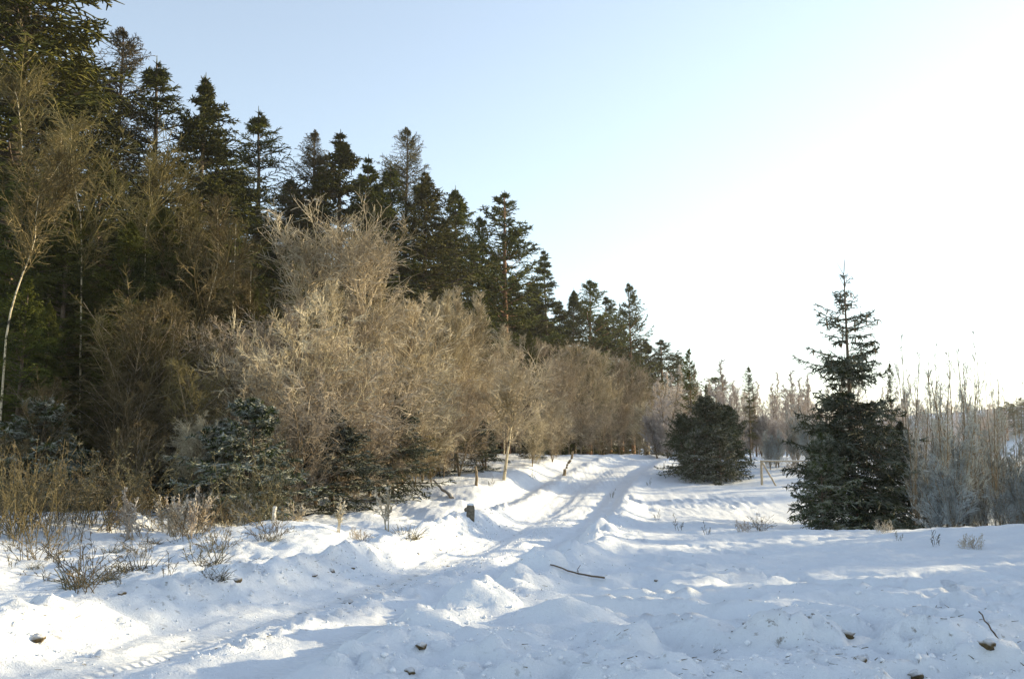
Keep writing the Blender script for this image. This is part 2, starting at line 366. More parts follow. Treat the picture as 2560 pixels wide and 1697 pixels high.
# ------------------------------------------------------------------ tree prototypes (pairs of meshes: trunk, crown)
PROTO = {}
def conifer(name, seed, H, Rad, nb, bark, leaf, prof, crown0=.06, n2=15, n3=5, elev=(-22, 48), twig=.028, t3=.30, wob=.012, needles=True, whorl=.38, r0=None, sag=None):
    rng = np.random.default_rng(seed)
    k = 14; tz = np.linspace(0, 1, k); tr = np.zeros((1, k, 3)); tr[0, :, 2] = tz * H
    tr[0, :, :2] = np.cumsum(rng.normal(0, wob * H / k, (k, 2)), 0) * tz[:, None]
    rb = r0 or H * .0125
    f = crown0 + (1 - crown0) * (np.sort(rng.uniform(0, 1, nb))) ** .85
    f = np.clip(f, 0, .997)
    wz = np.round(f * H / whorl) * whorl / H; f = np.clip(.5 * f + .5 * wz, crown0, .997)
    pos, _ = sample(tr, f[None, :]); pos = pos[0]
    az = rng.uniform(0, 2 * math.pi, nb)
    L = Rad * np.array([prof((x - crown0) / (1 - crown0)) for x in f]) * rng.uniform(.55, 1.2, nb) + .05
    lop = 1 + .22 * np.sin(az + seed) ; L = L * lop
    el = np.radians(np.interp(f, [0, .5, 1], [elev[0], (elev[0] + elev[1]) * .35, elev[1]]) + rng.normal(0, 7, nb))
    d = np.stack([np.cos(az) * np.cos(el), np.sin(az) * np.cos(el), np.sin(el)], 1)
    b1 = sprout(rng, pos, d, L, 6, -.10 if sag is None else sag, .05, .20)
    tv = [tubes(tr, [rb], [rb * .12], 8), tubes(b1, np.clip(L * .014, .008, .06), .004, 4)]
    b2, t2 = branch(rng, b1, n2, .12, 1.0, (R(38), R(72)), lambda t, pl: (np.minimum(.14, .4 * pl) + .45 * pl * (1 - t) ** .75).clip(0, .9 + .1 * pl), 3, -.06, .08, planar=.72, sag=-.12)
    cr = []
    if needles:
        cr.append(tubes(b2, twig * .95, twig * .5, 3))
        b3, _ = branch(rng, b2, n3, .12, 1.0, (R(30), R(65)), lambda t, pl: (t3 * .45 + .55 * t3 * rng.uniform(0, 1, len(t))) * (1 - .45 * t), 2, -.05, .05, planar=.45)
        cr.append(tubes(b3, twig, twig * .35, 3))
        tip = b1[:, 3:6]; cr.append(tubes(tip, twig * 1.0, twig * .4, 3))
        ld = np.array([[tr[0, -1], tr[0, -1] + (0, 0, .022 * H)]]); cr.append(tubes(ld, twig * 1.1, twig * .4, 3))
    else:
        cr.append(tubes(b2, .018, .010, 3))
        b3, _ = branch(rng, b2, n3, .15, 1.0, (R(30), R(75)), lambda t, pl: .08 + .35 * pl * (1 - .5 * t), 2, -.02, .1)
        cr.append(tubes(b3, .014, .008, 3))
    PROTO[name] = (mesh_np(name + '_trunk', *join(tv), bark, True), mesh_np(name + '_crown', *join(cr), leaf), H, Rad)

def bare(name, seed, H, Rad, bark, leaf, n1=42, n2=13, n3=8, low=.22, up=.10, ang1=(R(28), R(58)), stems=1, tr_r=None, tw=.0088, prof=None, trunk=None, wob=.02, l3=.5, stem_spread=.25, lm=1.0, tip=.14):
    rng = np.random.default_rng(seed); k = 12; tz = np.linspace(0, 1, k)
    if trunk is not None:
        tr = np.asarray(trunk, float)[None]; stems = 1; k = tr.shape[1]
    else:
        tr = np.zeros((stems, k, 3))
        for s in range(stems):
            Hs = H * (1 if s == 0 else rng.uniform(.68, .97)); az = rng.uniform(0, 6.28); lean = 0 if stems == 1 else rng.uniform(.4, 1.1) * stem_spread
            tr[s, :, 2] = tz * Hs
            tr[s, :, 0] = math.cos(az) * lean * Hs * tz ** 1.2; tr[s, :, 1] = math.sin(az) * lean * Hs * tz ** 1.2
            tr[s, :, :2] += np.cumsum(rng.normal(0, wob * H / k, (k, 2)), 0)
            tr[s, :, :2] -= tr[s, 0, :2]
    rb = tr_r or H * .008
    prof = prof or (lambda t: np.clip(np.sin(np.clip((t - low) / (1 - low), 0, 1) ** .75 * math.pi * .88 + .28), .12, 1))
    b1, t1 = branch(rng, tr, n1, low, .985, ang1, lambda t, pl: Rad * 1.35 * prof(t), 6, up, .09)
    L1 = np.linalg.norm(np.diff(b1, axis=1), axis=2).sum(1)
    b2, t2 = branch(rng, b1, n2, .15, 1.0, (R(25), R(60)), lambda t, pl: .15 * lm + .42 * pl * (1 - .6 * t), 4, up * .7, .13)
    b3, t3 = branch(rng, b2, n3, .15, 1.0, (R(22), R(62)), lambda t, pl: .10 * lm + l3 * pl * (1 - .45 * t), 3, up * .5, .16)
    tv = [tubes(tr, rb, rb * tip, 8)]; lb = tubes(b1, np.clip(L1 * .0075, .008, .035), .008, 4)
    if bark != 'birch': tv.append(lb)
    cr = ([lb] if bark == 'birch' else []) + [tubes(b2, tw * 1.5, tw * .9, 3), tubes(b3, tw, tw * .55, 3)]
    PROTO[name] = (mesh_np(name + '_trunk', *join(tv), bark, True), mesh_np(name + '_crown', *join(cr), leaf), H, Rad)

cone_prof = lambda p, q=.45: (lambda h: max(.012, min(1, (1 - h) / q) ** p * min(1, .35 + (1 - h) / .12)))
conifer('spruce_a', 1, 18, 2.9, 270, 'bark', 'needle', cone_prof(.85, .45), n2=13)
conifer('spruce_b', 2, 18, 2.5, 270, 'bark', 'needle', cone_prof(.8, .38), n2=13)
conifer('spruce_c', 3, 18, 2.8, 260, 'bark', 'needle_gold', cone_prof(.85, .45), n2=13)
conifer('spruce_thin', 4, 18, 2.2, 150, 'bark', 'needle', cone_prof(.8, .36), crown0=.2, n2=11, n3=4, whorl=.6, twig=.022)
conifer('spruce_young', 5, 5, 2.0, 150, 'bark', 'needle_frost', cone_prof(.85, .85), crown0=.02, n2=14, n3=6, twig=.020, t3=.20, elev=(-8, 55), whorl=.28, r0=.07)
conifer('spruce_low', 6, 4.2, 2.2, 80, 'bark', 'needle_snow', cone_prof(.7, .9), crown0=.04, n2=16, n3=7, twig=.020, t3=.22, elev=(-6, 45), whorl=.3, r0=.07)
conifer('spruce_d', 12, 18, 2.7, 230, 'bark', 'needle', cone_prof(.8, .5), n2=13, n3=5, elev=(-36, 34), sag=-.15, wob=.02, whorl=.6)
conifer('spruce_bush', 13, 4, 2.0, 140, 'bark', 'needle_frost', lambda h: max(.12, (1 - h * h) ** .7), crown0=.02, n2=14, n3=6, twig=.020, t3=.20, elev=(-4, 60), whorl=.25, r0=.06)
conifer('pine_a', 7, 18, 3.0, 66, 'pine_bark', 'pine', cone_prof(.5, .4), crown0=.40, n2=12, n3=11, elev=(0, 42), twig=.030, t3=.30, whorl=.8, sag=.02)
conifer('pine_b', 8, 18, 2.6, 90, 'pine_bark', 'pine', cone_prof(.65, .45), crown0=.25, n2=12, n3=9, elev=(-4, 45), twig=.030, t3=.32, whorl=.75, sag=.02)
conifer('larch_a', 9, 20, 2.7, 190, 'bark', 'larch', cone_prof(.6, .3), crown0=.12, n2=13, n3=4, elev=(-18, 50), needles=False, whorl=.35)
conifer('larch_b', 10, 20, 2.2, 170, 'bark', 'larch', cone_prof(.7, .3), crown0=.15, n2=13, n3=4, elev=(-10, 55), needles=False, whorl=.4)

bare('birch_a', 21, 12, 2.3, 'birch', 'twig', n1=44, n2=12, n3=6, low=.25, up=.08)
bare('birch_b', 22, 12, 2.0, 'birch', 'twig', n1=40, n2=12, n3=6, low=.3, up=.10)
bare('birch_dark', 23, 13, 2.5, 'birch', 'twig_dark', n1=44, n2=12, n3=6, low=.22, up=.08)
bare('alder_a', 24, 8, 2.4, 'limb', 'twig', n1=22, n2=12, n3=7, low=.12, up=.06, stems=3, ang1=(R(35), R(70)))
bare('alder_b', 25, 8, 2.8, 'limb', 'twig', n1=16, n2=12, n3=7, low=.10, up=.03, stems=4, ang1=(R(40), R(80)), stem_spread=.35)
bare('alder_dark', 26, 9, 2.6, 'limb', 'twig_dark', n1=20, n2=12, n3=7, low=.1, up=.05, stems=3)
bare('willow', 27, 7, 1.9, 'limb', 'twig_red', n1=16, n2=11, n3=7, low=.08, up=.24, stems=5, ang1=(R(12), R(32)), stem_spread=.28)
bare('round_tree', 28, 11, 3.4, 'limb', 'twig_red', n1=56, n2=12, n3=7, low=.08, up=.12, ang1=(R(30), R(62)), tw=.011)
bare('sapling_frost', 29, 6, .9, 'limb', 'twig_frost', n1=26, n2=7, n3=5, low=.08, up=.20, ang1=(R(16), R(44)), tw=.009, stems=2, stem_spread=.12, tr_r=.035, prof=lambda t: np.clip(1.15 - t, .12, 1), lm=.35, wob=.008)
bare('bush_frost', 30, 3.4, 1.5, 'limb', 'twig_blue', n1=13, n2=9, n3=6, low=.05, up=.12, stems=5, ang1=(R(20), R(55)), tw=.009, stem_spread=.4)
bare('sapling_tall', 31, 8, 2.1, 'limb', 'twig_blue', n1=15, n2=6, n3=4, low=.10, up=.13, ang1=(R(16), R(44)), tw=.0065, stems=3, stem_spread=.10, tr_r=.036, tip=.3, prof=lambda t: np.clip(1.05 - t, .10, 1), l3=.4, lm=.3, wob=.006)
bare('brush_upright', 33, 3.4, .95, 'limb', 'twig_blue', n1=11, n2=7, n3=5, low=.06, up=.16, stems=6, ang1=(R(16), R(50)), tw=.0075, stem_spread=.24, tr_r=.024, tip=.3, lm=.35, wob=.012, prof=lambda t: np.clip(1.15 - t, .12, 1))
bare('frost_tree', 34, 6, 1.7, 'limb', 'twig_frost', n1=30, n2=9, n3=6, low=.12, up=.12, ang1=(R(22), R(52)), tw=.010, lm=.6, tr_r=.04)
bare('frost_shrub', 35, 3.2, 1.3, 'limb', 'twig_frost', n1=12, n2=8, n3=6, low=.06, up=.14, stems=5, ang1=(R(18), R(48)), tw=.010, lm=.5, stem_spread=.3, tr_r=.025)
bare('birch_small', 32, 5.2, 1.7, 'birch', 'twig', n1=34, n2=12, n3=8, low=.32, up=.02, ang1=(R(40), R(85)), tw=.008, tr_r=.075, wob=.03)

# weeds and grass: stems with side sprays
def weed(name, seed, H, spread, ns, mat, lean=.25, side=6, tw=.007, fine=4, curve=-.04):
    rng = np.random.default_rng(seed)
    az = rng.uniform(0, 6.28, ns); rr = rng.uniform(0, 1, ns) ** .5 * spread
    pos = np.stack([np.cos(az) * rr, np.sin(az) * rr, np.full(ns, -.08)], 1)
    d = np.stack([rng.normal(0, lean, ns), rng.normal(0, lean, ns), np.ones(ns)], 1)
    L = H * rng.uniform(.45, 1.05, ns)
    s = sprout(rng, pos, d, L, 6, curve, .07)
    parts = [tubes(s, tw * 1.3, tw * .6, 3)]
    if side:
        b, _ = branch(rng, s, side, .35, 1.0, (R(18), R(55)), lambda t, pl: .04 + .22 * pl * (1.1 - t), 3, .05, .15)
        parts.append(tubes(b, tw, tw * .6, 3))
        if fine:
            c, _ = branch(rng, b, fine, .2, 1.0, (R(20), R(70)), lambda t, pl: .02 + .35 * pl, 2, 0, .2)
            parts.append(tubes(c, tw * .9, tw * .6, 3))
    PROTO[name] = mesh_np(name, *join(parts), mat)
weed('tall_straw', 41, 2.2, .8, 22, 'straw', .26, 6, .0055, 4)
weed('tall_brush', 42, 2.4, .9, 16, 'weed_dark', .32, 9, .0055, 5)
weed('frost_weed', 43, 1.0, .22, 12, 'weed_frost', .30, 8, .010, 4)
weed('frost_stalk', 44, 1.05, .07, 4, 'weed_frost', .14, 10, .014, 5)
weed('grass_tuft', 45, .42, .28, 90, 'weed_dark', .75, 0, .006, 0, -.16)
weed('thin_weed', 46, .55, .10, 4, 'weed_dark', .25, 5, .005, 3)
weed('pale_tuft', 47, .55, .30, 34, 'weed_frost', .5, 4, .006, 2, -.08)
weed('bent_straw', 48, 1.3, .4, 26, 'straw', .55, 5, .007, 3, -.10)

# ------------------------------------------------------------------ terrain mesh
def grid_axis(core, grow, far):
    out = list(core); s = core[-1] - core[-2]
    while out[-1] < far:
        s *= grow; out.append(out[-1] + s)
    return np.array(out)
xp = grid_axis(np.arange(0, 8.5, .045), 1.065, 700); xs = np.concatenate([-xp[:0:-1], xp])
ys = [3.0]
while ys[-1] < 900:
    y = ys[-1]; ys.append(y + (.035 if y < 7 else .035 * (y / 7) ** 1.55))
ys = [-80, -50, -30, -18, -10, -5, -2, 0, 1, 1.8, 2.5] + ys
ys = np.array(ys); GX, GYY = np.meshgrid(xs, ys)
HZ = base_height(GX, GYY)
CLOD = np.zeros_like(HZ)
for b in BUMPS:
    bx, by, r = b[0], b[1], b[2] * 1.25
    i0, i1 = np.searchsorted(xs, [bx - r, bx + r]); j0, j1 = np.searchsorted(ys, [by - r, by + r])
    if i1 > i0 and j1 > j0:
        h = bump_shape(*b, GX[j0:j1, i0:i1], GYY[j0:j1, i0:i1])
        if b[3] > 0 and b[4] < 1: CLOD[j0:j1, i0:i1] = np.maximum(CLOD[j0:j1, i0:i1], h)
        else: HZ[j0:j1, i0:i1] += h
HZ += CLOD
nx, ny = len(xs), len(ys)
idx = np.arange(nx * ny).reshape(ny, nx)
quads = np.stack([idx[:-1, :-1], idx[:-1, 1:], idx[1:, 1:], idx[1:, :-1]], -1).reshape(-1, 4)
gm = mesh_np('snow_ground', np.stack([GX, GYY, HZ], -1).reshape(-1, 3), quads, 'snow', True)
U = GX - road_x(GYY)
dirt = .55 * gauss(U, -2.0, .7) * (GYY < 45) + .5 * gauss(U, 0, .3) * gauss(GYY, 13, 4) + .5 * sstep(-2.8, -4, U) * gauss(GYY, 15, 6) + .35 * sstep(1.6, 3, U) * gauss(GYY, 8, 2.2)
mp_ = at(1960, 1590, 9.6); dirt += .8 * np.exp(-(((GX - mp_.x) / .5) ** 2 + ((GYY - mp_.y) / .4) ** 2))
mp_ = at(2420, 1620, 9.2); dirt += .6 * np.exp(-(((GX - mp_.x) / .7) ** 2 + ((GYY - mp_.y) / .5) ** 2))
dirt = np.clip(dirt, 0, 1)
tread = (gauss(U, -.72, .17) + gauss(U, .72, .17)) * sstep(5, 7, GYY) * (1 - sstep(16, 26, GYY))
tread += .8 * gauss(U, -1.12, .14) * (1 - sstep(10, 14, GYY))
for nm, arr in (('dirt', dirt), ('tread', np.clip(tread * (.45 + .55 * sstep(-.3, .3, fbm(GX * .8, GYY * .8, 91, 2))), 0, 1)), ('track_u', np.minimum(np.abs(U - .72), np.abs(U + .72))), ('track_s', GYY)):
    a_ = gm.attributes.new(nm, 'FLOAT', 'POINT'); a_.data.foreach_set('value', np.asarray(arr, np.float32).ravel())
tag(link('snow_ground', gm), 'snow covered ground with rutted track and drifted field', None, kind='structure')

# ------------------------------------------------------------------ placing trees
def where(px):
    for lim, s in ((140, 'behind the leaning birch'), (300, 'in the dark brown thicket under the larches'), (470, 'around the pale forked birch'),
                   (640, 'in front of the dense cone shaped spruce'), (760, 'above the lit snow dusted spruce'), (880, 'beside the highest beige birch'), (1000, 'beside the birch with rounded pinkish crown'),
                   (1130, 'below the brownish spruce'), (1240, 'below the open layered pine'), (1340, 'behind the small white trunked birch'), (1470, 'where the thicket meets the road'), (1700, 'at the road crest')):
        if px < lim: return s
KIND = {'birch_a': ('birch_tree', 'beige bare birch', 'birch'), 'birch_b': ('birch_tree', 'upright beige bare birch', 'birch'), 'birch_dark': ('birch_tree', 'dark brown bare birch', 'birch'),
        'alder_a': ('alder_tree', 'grey beige many stemmed alder', 'alder'), 'alder_b': ('alder_tree', 'wide spreading pale alder', 'alder'), 'alder_dark': ('alder_tree', 'dark many stemmed alder', 'alder'),
        'willow': ('willow_tree', 'reddish upright willow', 'willow'), 'round_tree': ('bare_tree', 'round golden brown bare tree', 'tree')}
rng1 = random.Random(5)
def tree(name, proto, loc, H, wid, rz, label, cat, group=None, tilt=(0, 0), mats=None):
    t, c, H0, R0 = PROTO[proto]
    e = link(name, None); e.location = loc; e.rotation_euler = (tilt[0] + rng1.gauss(0, .011), tilt[1] + rng1.gauss(0, .011), rz)
    s = H / H0; e.scale = (s * wid * rng1.uniform(.9, 1.1), s * wid * rng1.uniform(.9, 1.1), s)
    e.empty_display_size = .3
    link('trunk', t, e); link('crown', c, e)
    return tag(e, label, cat, group)
def at_top(px, py, Y, proto, name, label, cat, group=None, wid=1.0, rz=None, sink=.1):
    p = at(px, py, Y); g = height(p.x, Y); k = .88 if proto in KIND else 1.0
    return tree(name, proto, (p.x, Y, g - sink), (p.z - g + sink) * k, wid, rng1.uniform(0, 6.28) if rz is None else rz, label, cat, group)

# skyline conifers: px, py of the top, distance, prototype, width, name, label
SKY = [
    (62, -330, 37, 'spruce_c', 1.12, 'spruce_tree', 'tallest spruce, its green crown running out of the top edge of the picture'),
    (205, 150, 41, 'spruce_b', 1.15, 'spruce_tree', 'broad spruce whose right flank slopes down toward the round topped larch'),
    (10, -120, 38, 'larch_a', 1.2, 'larch_tree', 'sparse larch with blue sky showing through at the upper corner'),
    (305, 72, 46, 'larch_a', 1.0, 'larch_tree', 'bare round topped larch with upswept branches against the blue sky'),
    (403, 165, 47, 'spruce_thin', 1.2, 'spruce_tree', 'thin spruce with a needle sharp tip beside the round topped larch'),
    (505, 208, 47, 'spruce_a', 1.05, 'spruce_tree', 'dense dark cone shaped spruce to the right of the thin pointed spruce'),
    (550, 330, 49, 'spruce_d', 1.0, 'spruce_tree', 'lower dark spruce on the right shoulder of the dense cone shaped spruce'),
    (661, 288, 55, 'spruce_thin', 1.05, 'spruce_tree', 'slim lone spruce with sky on both sides of its tip'),
    (785, 328, 55, 'larch_b', 1.1, 'larch_tree', 'thin topped bare larch left of a clump of dark spruces'),
    (795, 420, 54, 'spruce_d', .9, 'spruce_tree', 'dark spruce beneath the thin topped larch'),
    (866, 338, 56, 'spruce_d', 1.25, 'spruce_tree', 'dense spruce with a blunt top standing in the middle of the skyline'),
    (918, 402, 57, 'spruce_d', .9, 'spruce_tree', 'narrow dark spruce hugging the right side of the blunt topped spruce'),
    (975, 418, 58, 'spruce_thin', 1.1, 'spruce_tree', 'open spruce just before the tall lacy larch'),
    (1015, 322, 60, 'larch_a', .95, 'larch_tree', 'tall lacy larch with a symmetrical bare top'),
    (1068, 438, 60, 'spruce_c', 1.15, 'spruce_tree', 'brownish spruce under the right side of the tall lacy larch'),
    (1147, 478, 64, 'spruce_b', 1.05, 'spruce_tree', 'dark spruce with a crooked tip beyond a gap of sky'),
    (1200, 548, 68, 'pine_b', 1.00, 'pine_tree', 'small pine between the crooked tipped spruce and the open layered pine'),
    (1266, 495, 68, 'pine_b', 1.25, 'pine_tree', 'open layered pine with sky showing between its shelves of needles'),
    (1290, 690, 70, 'spruce_b', 1.1, 'spruce_tree', 'spruce below the right side of the open layered pine'),
    (1377, 632, 80, 'spruce_d', .95, 'spruce_tree', 'pointed dark spruce where the skyline falls toward the road'),
    (1433, 728, 86, 'spruce_b', .9, 'spruce_tree', 'short spruce right of the pointed dark spruce'),
    (1470, 705, 92, 'pine_b', 1.25, 'pine_tree', 'yellowish pine with two tops in the descending skyline'),
    (1520, 745, 95, 'pine_b', 1.25, 'pine_tree', 'rounded pine left of the last tall slender pine'),
    (1578, 712, 98, 'pine_b', 0.90, 'pine_tree', 'last tall slender pine with rounded tufts'),
    (1655, 853, 108, 'pine_b', 1.5, 'pine_tree', 'dark bushy pine at the low end of the forest above the road'),
    (1695, 890, 118, 'pine_b', 1.6, 'pine_tree', 'dim pine behind the dark bushy pine at the end of the forest'),
    (1725, 875, 62, 'pine_b', .75, 'pine_tree', 'young frosted pine with a bare leader behind the low spruce clump'),
    (1790, 945, 130, 'pine_a', 1.3, 'pine_tree', 'hazy pine far beyond the low spruce clump'),
    (1316, 828, 58, 'spruce_b', .75, 'spruce_tree', 'small dark spruce tip poking out of the brown thicket'),
]
SKY += [
    (598, 430, 52, 'spruce_d', 1.1, 'spruce_tree', 'short dark spruce left of the slim lone spruce'),
    (725, 452, 57, 'spruce_b', 1.1, 'spruce_tree', 'low spruce left of the thin topped bare larch'),
    (945, 470, 60, 'spruce_a', 1.1, 'spruce_tree', 'half hidden spruce between the narrow dark spruce and the lacy larch'),
    (1112, 560, 66, 'spruce_c', 1.2, 'spruce_tree', 'brownish spruce low in the gap beside the crooked tipped spruce'),
    (1232, 640, 74, 'pine_b', 1.3, 'pine_tree', 'low pine under the left side of the open layered pine'),
    (1330, 715, 80, 'spruce_c', 1.3, 'spruce_tree', 'sunlit spruce in the dip before the pointed dark spruce'),
    (1405, 755, 88, 'spruce_d', 1.2, 'spruce_tree', 'stunted spruce between the pointed dark spruce and the short one'),
    (1500, 800, 96, 'spruce_c', 1.4, 'spruce_tree', 'brownish spruce below the two topped pine'),
    (1550, 815, 100, 'pine_b', 1.4, 'pine_tree', 'low pine left of the last slender pine'),
    (1612, 850, 104, 'spruce_c', 1.4, 'spruce_tree', 'spruce at the right foot of the last slender pine')]
SKY = [(a, b, c, d, e * (1.2 if 'larch' not in d else 1.05), f, g) for a, b, c, d, e, f, g in SKY]
for px, py, Y, pr, w, nm, lb in SKY:
    at_top(px, py, Y, pr, nm, lb, 'pine' if 'pine' in nm else ('larch' if 'larch' in nm else 'spruce'), 'conifers of the forest skyline', w)

# inner forest: dark spruces that close the view behind the bare trees
rf = random.Random(77)
INNER = []
for i in range(46):
    t = rf.random(); Y = 36 + 62 * t ** 1.15 + rf.uniform(0, 10)
    edge = -.46 * Y * (1 - t) + (road_x(Y) - 8) * t if False else None
    px = rf.uniform(-80, 640 + (Y - 36) * 17); px = min(px, 1560)
    top = np.interp(px, [-80, 300, 700, 1100, 1400, 1600], [330, 470, 640, 760, 880, 980]) + rf.uniform(-60, 110)
    INNER.append((px, top, Y + 2, ['spruce_a', 'spruce_d', 'spruce_c', 'spruce_b'][i % 4], rf.uniform(1.1, 1.5)))
for i in range(34):
    px = rf.uniform(1080, 1690); Y = np.interp(px, [1080, 1300, 1690], [66, 80, 125]) + rf.uniform(0, 16)
    INNER.append((px, np.interp(px, [1080, 1300, 1500, 1690], [640, 760, 830, 930]) + rf.uniform(-20, 120), Y, ['spruce_a', 'pine_b', 'spruce_c'][i % 3], rf.uniform(1.2, 1.7)))
for px, top, Y in ((60, 420, 33), (165, 520, 32), (250, 400, 36), (330, 560, 33), (420, 520, 35), (520, 600, 34.5), (620, 700, 34), (120, 760, 29.5), (270, 800, 30), (390, 820, 30.5), (470, 880, 30.5), (560, 860, 31), (700, 850, 33.5), (900, 900, 36), (1010, 900, 39)):
    INNER.append((px, top, Y, ['spruce_b', 'spruce_a'][int(px) % 2], rf.uniform(1.1, 1.4)))
for px, top, Y, pr, w in INNER:
    at_top(px, top, Y, pr, 'pine_tree' if pr == 'pine_b' else 'spruce_tree', ('brownish' if pr == 'spruce_c' else 'green' if pr == 'pine_b' else 'dark') + (' pine' if pr == 'pine_b' else ' spruce') + ' deep in the forest ' + where(px), 'pine' if pr == 'pine_b' else 'spruce', 'conifers deep in the forest ' + where(px), w)
# low spruces at the forest foot
for px, py, Y, pr, w, lb in [
    (640, 1005, 26.5, 'spruce_low', 1.25, 'snow dusted young spruce with lit boughs above the white post'),
    (560, 1060, 27.5, 'spruce_low', 1.3, 'low frosted spruce at the left of the lit snow dusted spruce'),
    (835, 1030, 30, 'spruce_young', 1.5, 'dark young spruce filling the hollow right of the white post'),
    (985, 985, 34, 'spruce_young', 1.2, 'young spruce half hidden in twigs behind the frosted weed stalk'),
    (60, 700, 28, 'spruce_a', 1.3, 'spruce with sunlit bough tips beside the leaning birch'),
    (120, 1000, 26.5, 'spruce_low', 1.2, 'shadowy low spruce at the foot of the leaning birch'),
    (330, 985, 30, 'spruce_young', 1.5, 'shadowy young spruce in the darkest part of the thicket'),
    (760, 1000, 33, 'spruce_b', 1.5, 'broad dark spruce in the shade behind the lit young spruce'),
    (1100, 1030, 43, 'spruce_young', 1.4, 'dark spruce at the forest foot behind the thin stump'),
    (1215, 1050, 45, 'spruce_young', 1.3, 'low yellowish spruce left of the small white birch'),
    (1330, 1060, 52, 'spruce_young', 1.4, 'dark spruce under the bushy dark trunked shrub'),
]:
    at_top(px, py, Y, pr, 'young_spruce', lb, 'spruce', 'young spruces at the forest foot', w)

# bare belt in front of the forest
def birch_line(name, pts, Y, label, seed, leaf='twig_dark', Rad=1.6, n1=26, low=.35, r=.036):
    P = [at(px, py, Y) for px, py in pts]; g = height(P[0].x, Y); o = Vector((P[0].x, Y, min(g, P[0].z)))
    ctrl = np.array([[p.x - o.x, (hash(i * 7 + seed) % 5 - 2) * .04 * i, p.z - o.z] for i, p in enumerate(P)]); ctrl[0] = (0, 0, -.1)
    ctrl[:, 2] *= .90; tt = np.linspace(0, len(P) - 1, 14); tr = np.stack([np.interp(tt, range(len(P)), ctrl[:, c]) for c in range(3)], 1)
    key = 'own_%d' % seed
    bare(key, seed, tr[-1, 2], Rad, 'birch', leaf, n1=n1, n2=10, n3=6, low=low, up=.1, trunk=tr, tr_r=r)
    t, c, _, _ = PROTO[key]; e = link('birch_tree', None); e.location = o; link('trunk', t, e); link('crown', c, e)
    return tag(e, label, 'birch', 'birches at the forest edge')
birch_line('b', [(-12, 1310), (2, 1000), (28, 760), (52, 640), (78, 530), (105, 420), (150, 300)], 27, 'leaning birch with a banded sunlit trunk at the picture edge', 201, low=.5)
birch_line('b', [(48, 1290), (50, 700), (54, 420), (58, 250), (62, 150), (45, 118), (22, 112)], 34, 'tall birch with a yellow lit trunk bent over at the top', 202, low=.45)
birch_line('b', [(200, 1290), (205, 900), (207, 640), (200, 470), (188, 330), (178, 210)], 32, 'upright birch with a short lit trunk under a brown crown', 203, low=.4, Rad=1.9)
birch_line('b', [(360, 1290), (366, 900), (362, 640), (374, 500), (382, 420), (372, 310)], 34, 'birch with a pale forked trunk below the thin pointed spruce', 204, low=.42, Rad=1.9)
birch_line('b', [(495, 1290), (490, 950), (496, 850), (520, 720), (545, 600), (555, 430)], 33, 'slender birch with a bright lower trunk in front of the dense spruce', 205, low=.4, Rad=1.9)
birch_line('b', [(770, 1260), (765, 900), (762, 760), (768, 690), (775, 630), (780, 580)], 37, 'beige birch rising highest in the sunlit part of the thicket', 206, low=.3, Rad=2.6, leaf='twig', n1=44)
birch_line('b', [(905, 1240), (912, 900), (915, 790), (914, 710), (916, 640), (922, 590)], 37, 'birch with a thin white trunk under a rounded pinkish crown', 207, low=.3, Rad=2.4, leaf='twig', n1=44)
birch_line('b', [(440, 1290), (455, 1000), (470, 800), (440, 600), (470, 420)], 35, 'brown crowned birch left of the dense dark spruce foot', 208, low=.3, Rad=2.1)
b_ = birch_line('b', [(1258, 1205), (1268, 1130), (1278, 1050), (1284, 990), (1290, 925)], 41, 'small birch with a bent white trunk standing on the open snow', 209, leaf='twig', Rad=2.0, n1=34, low=.3, r=.07)
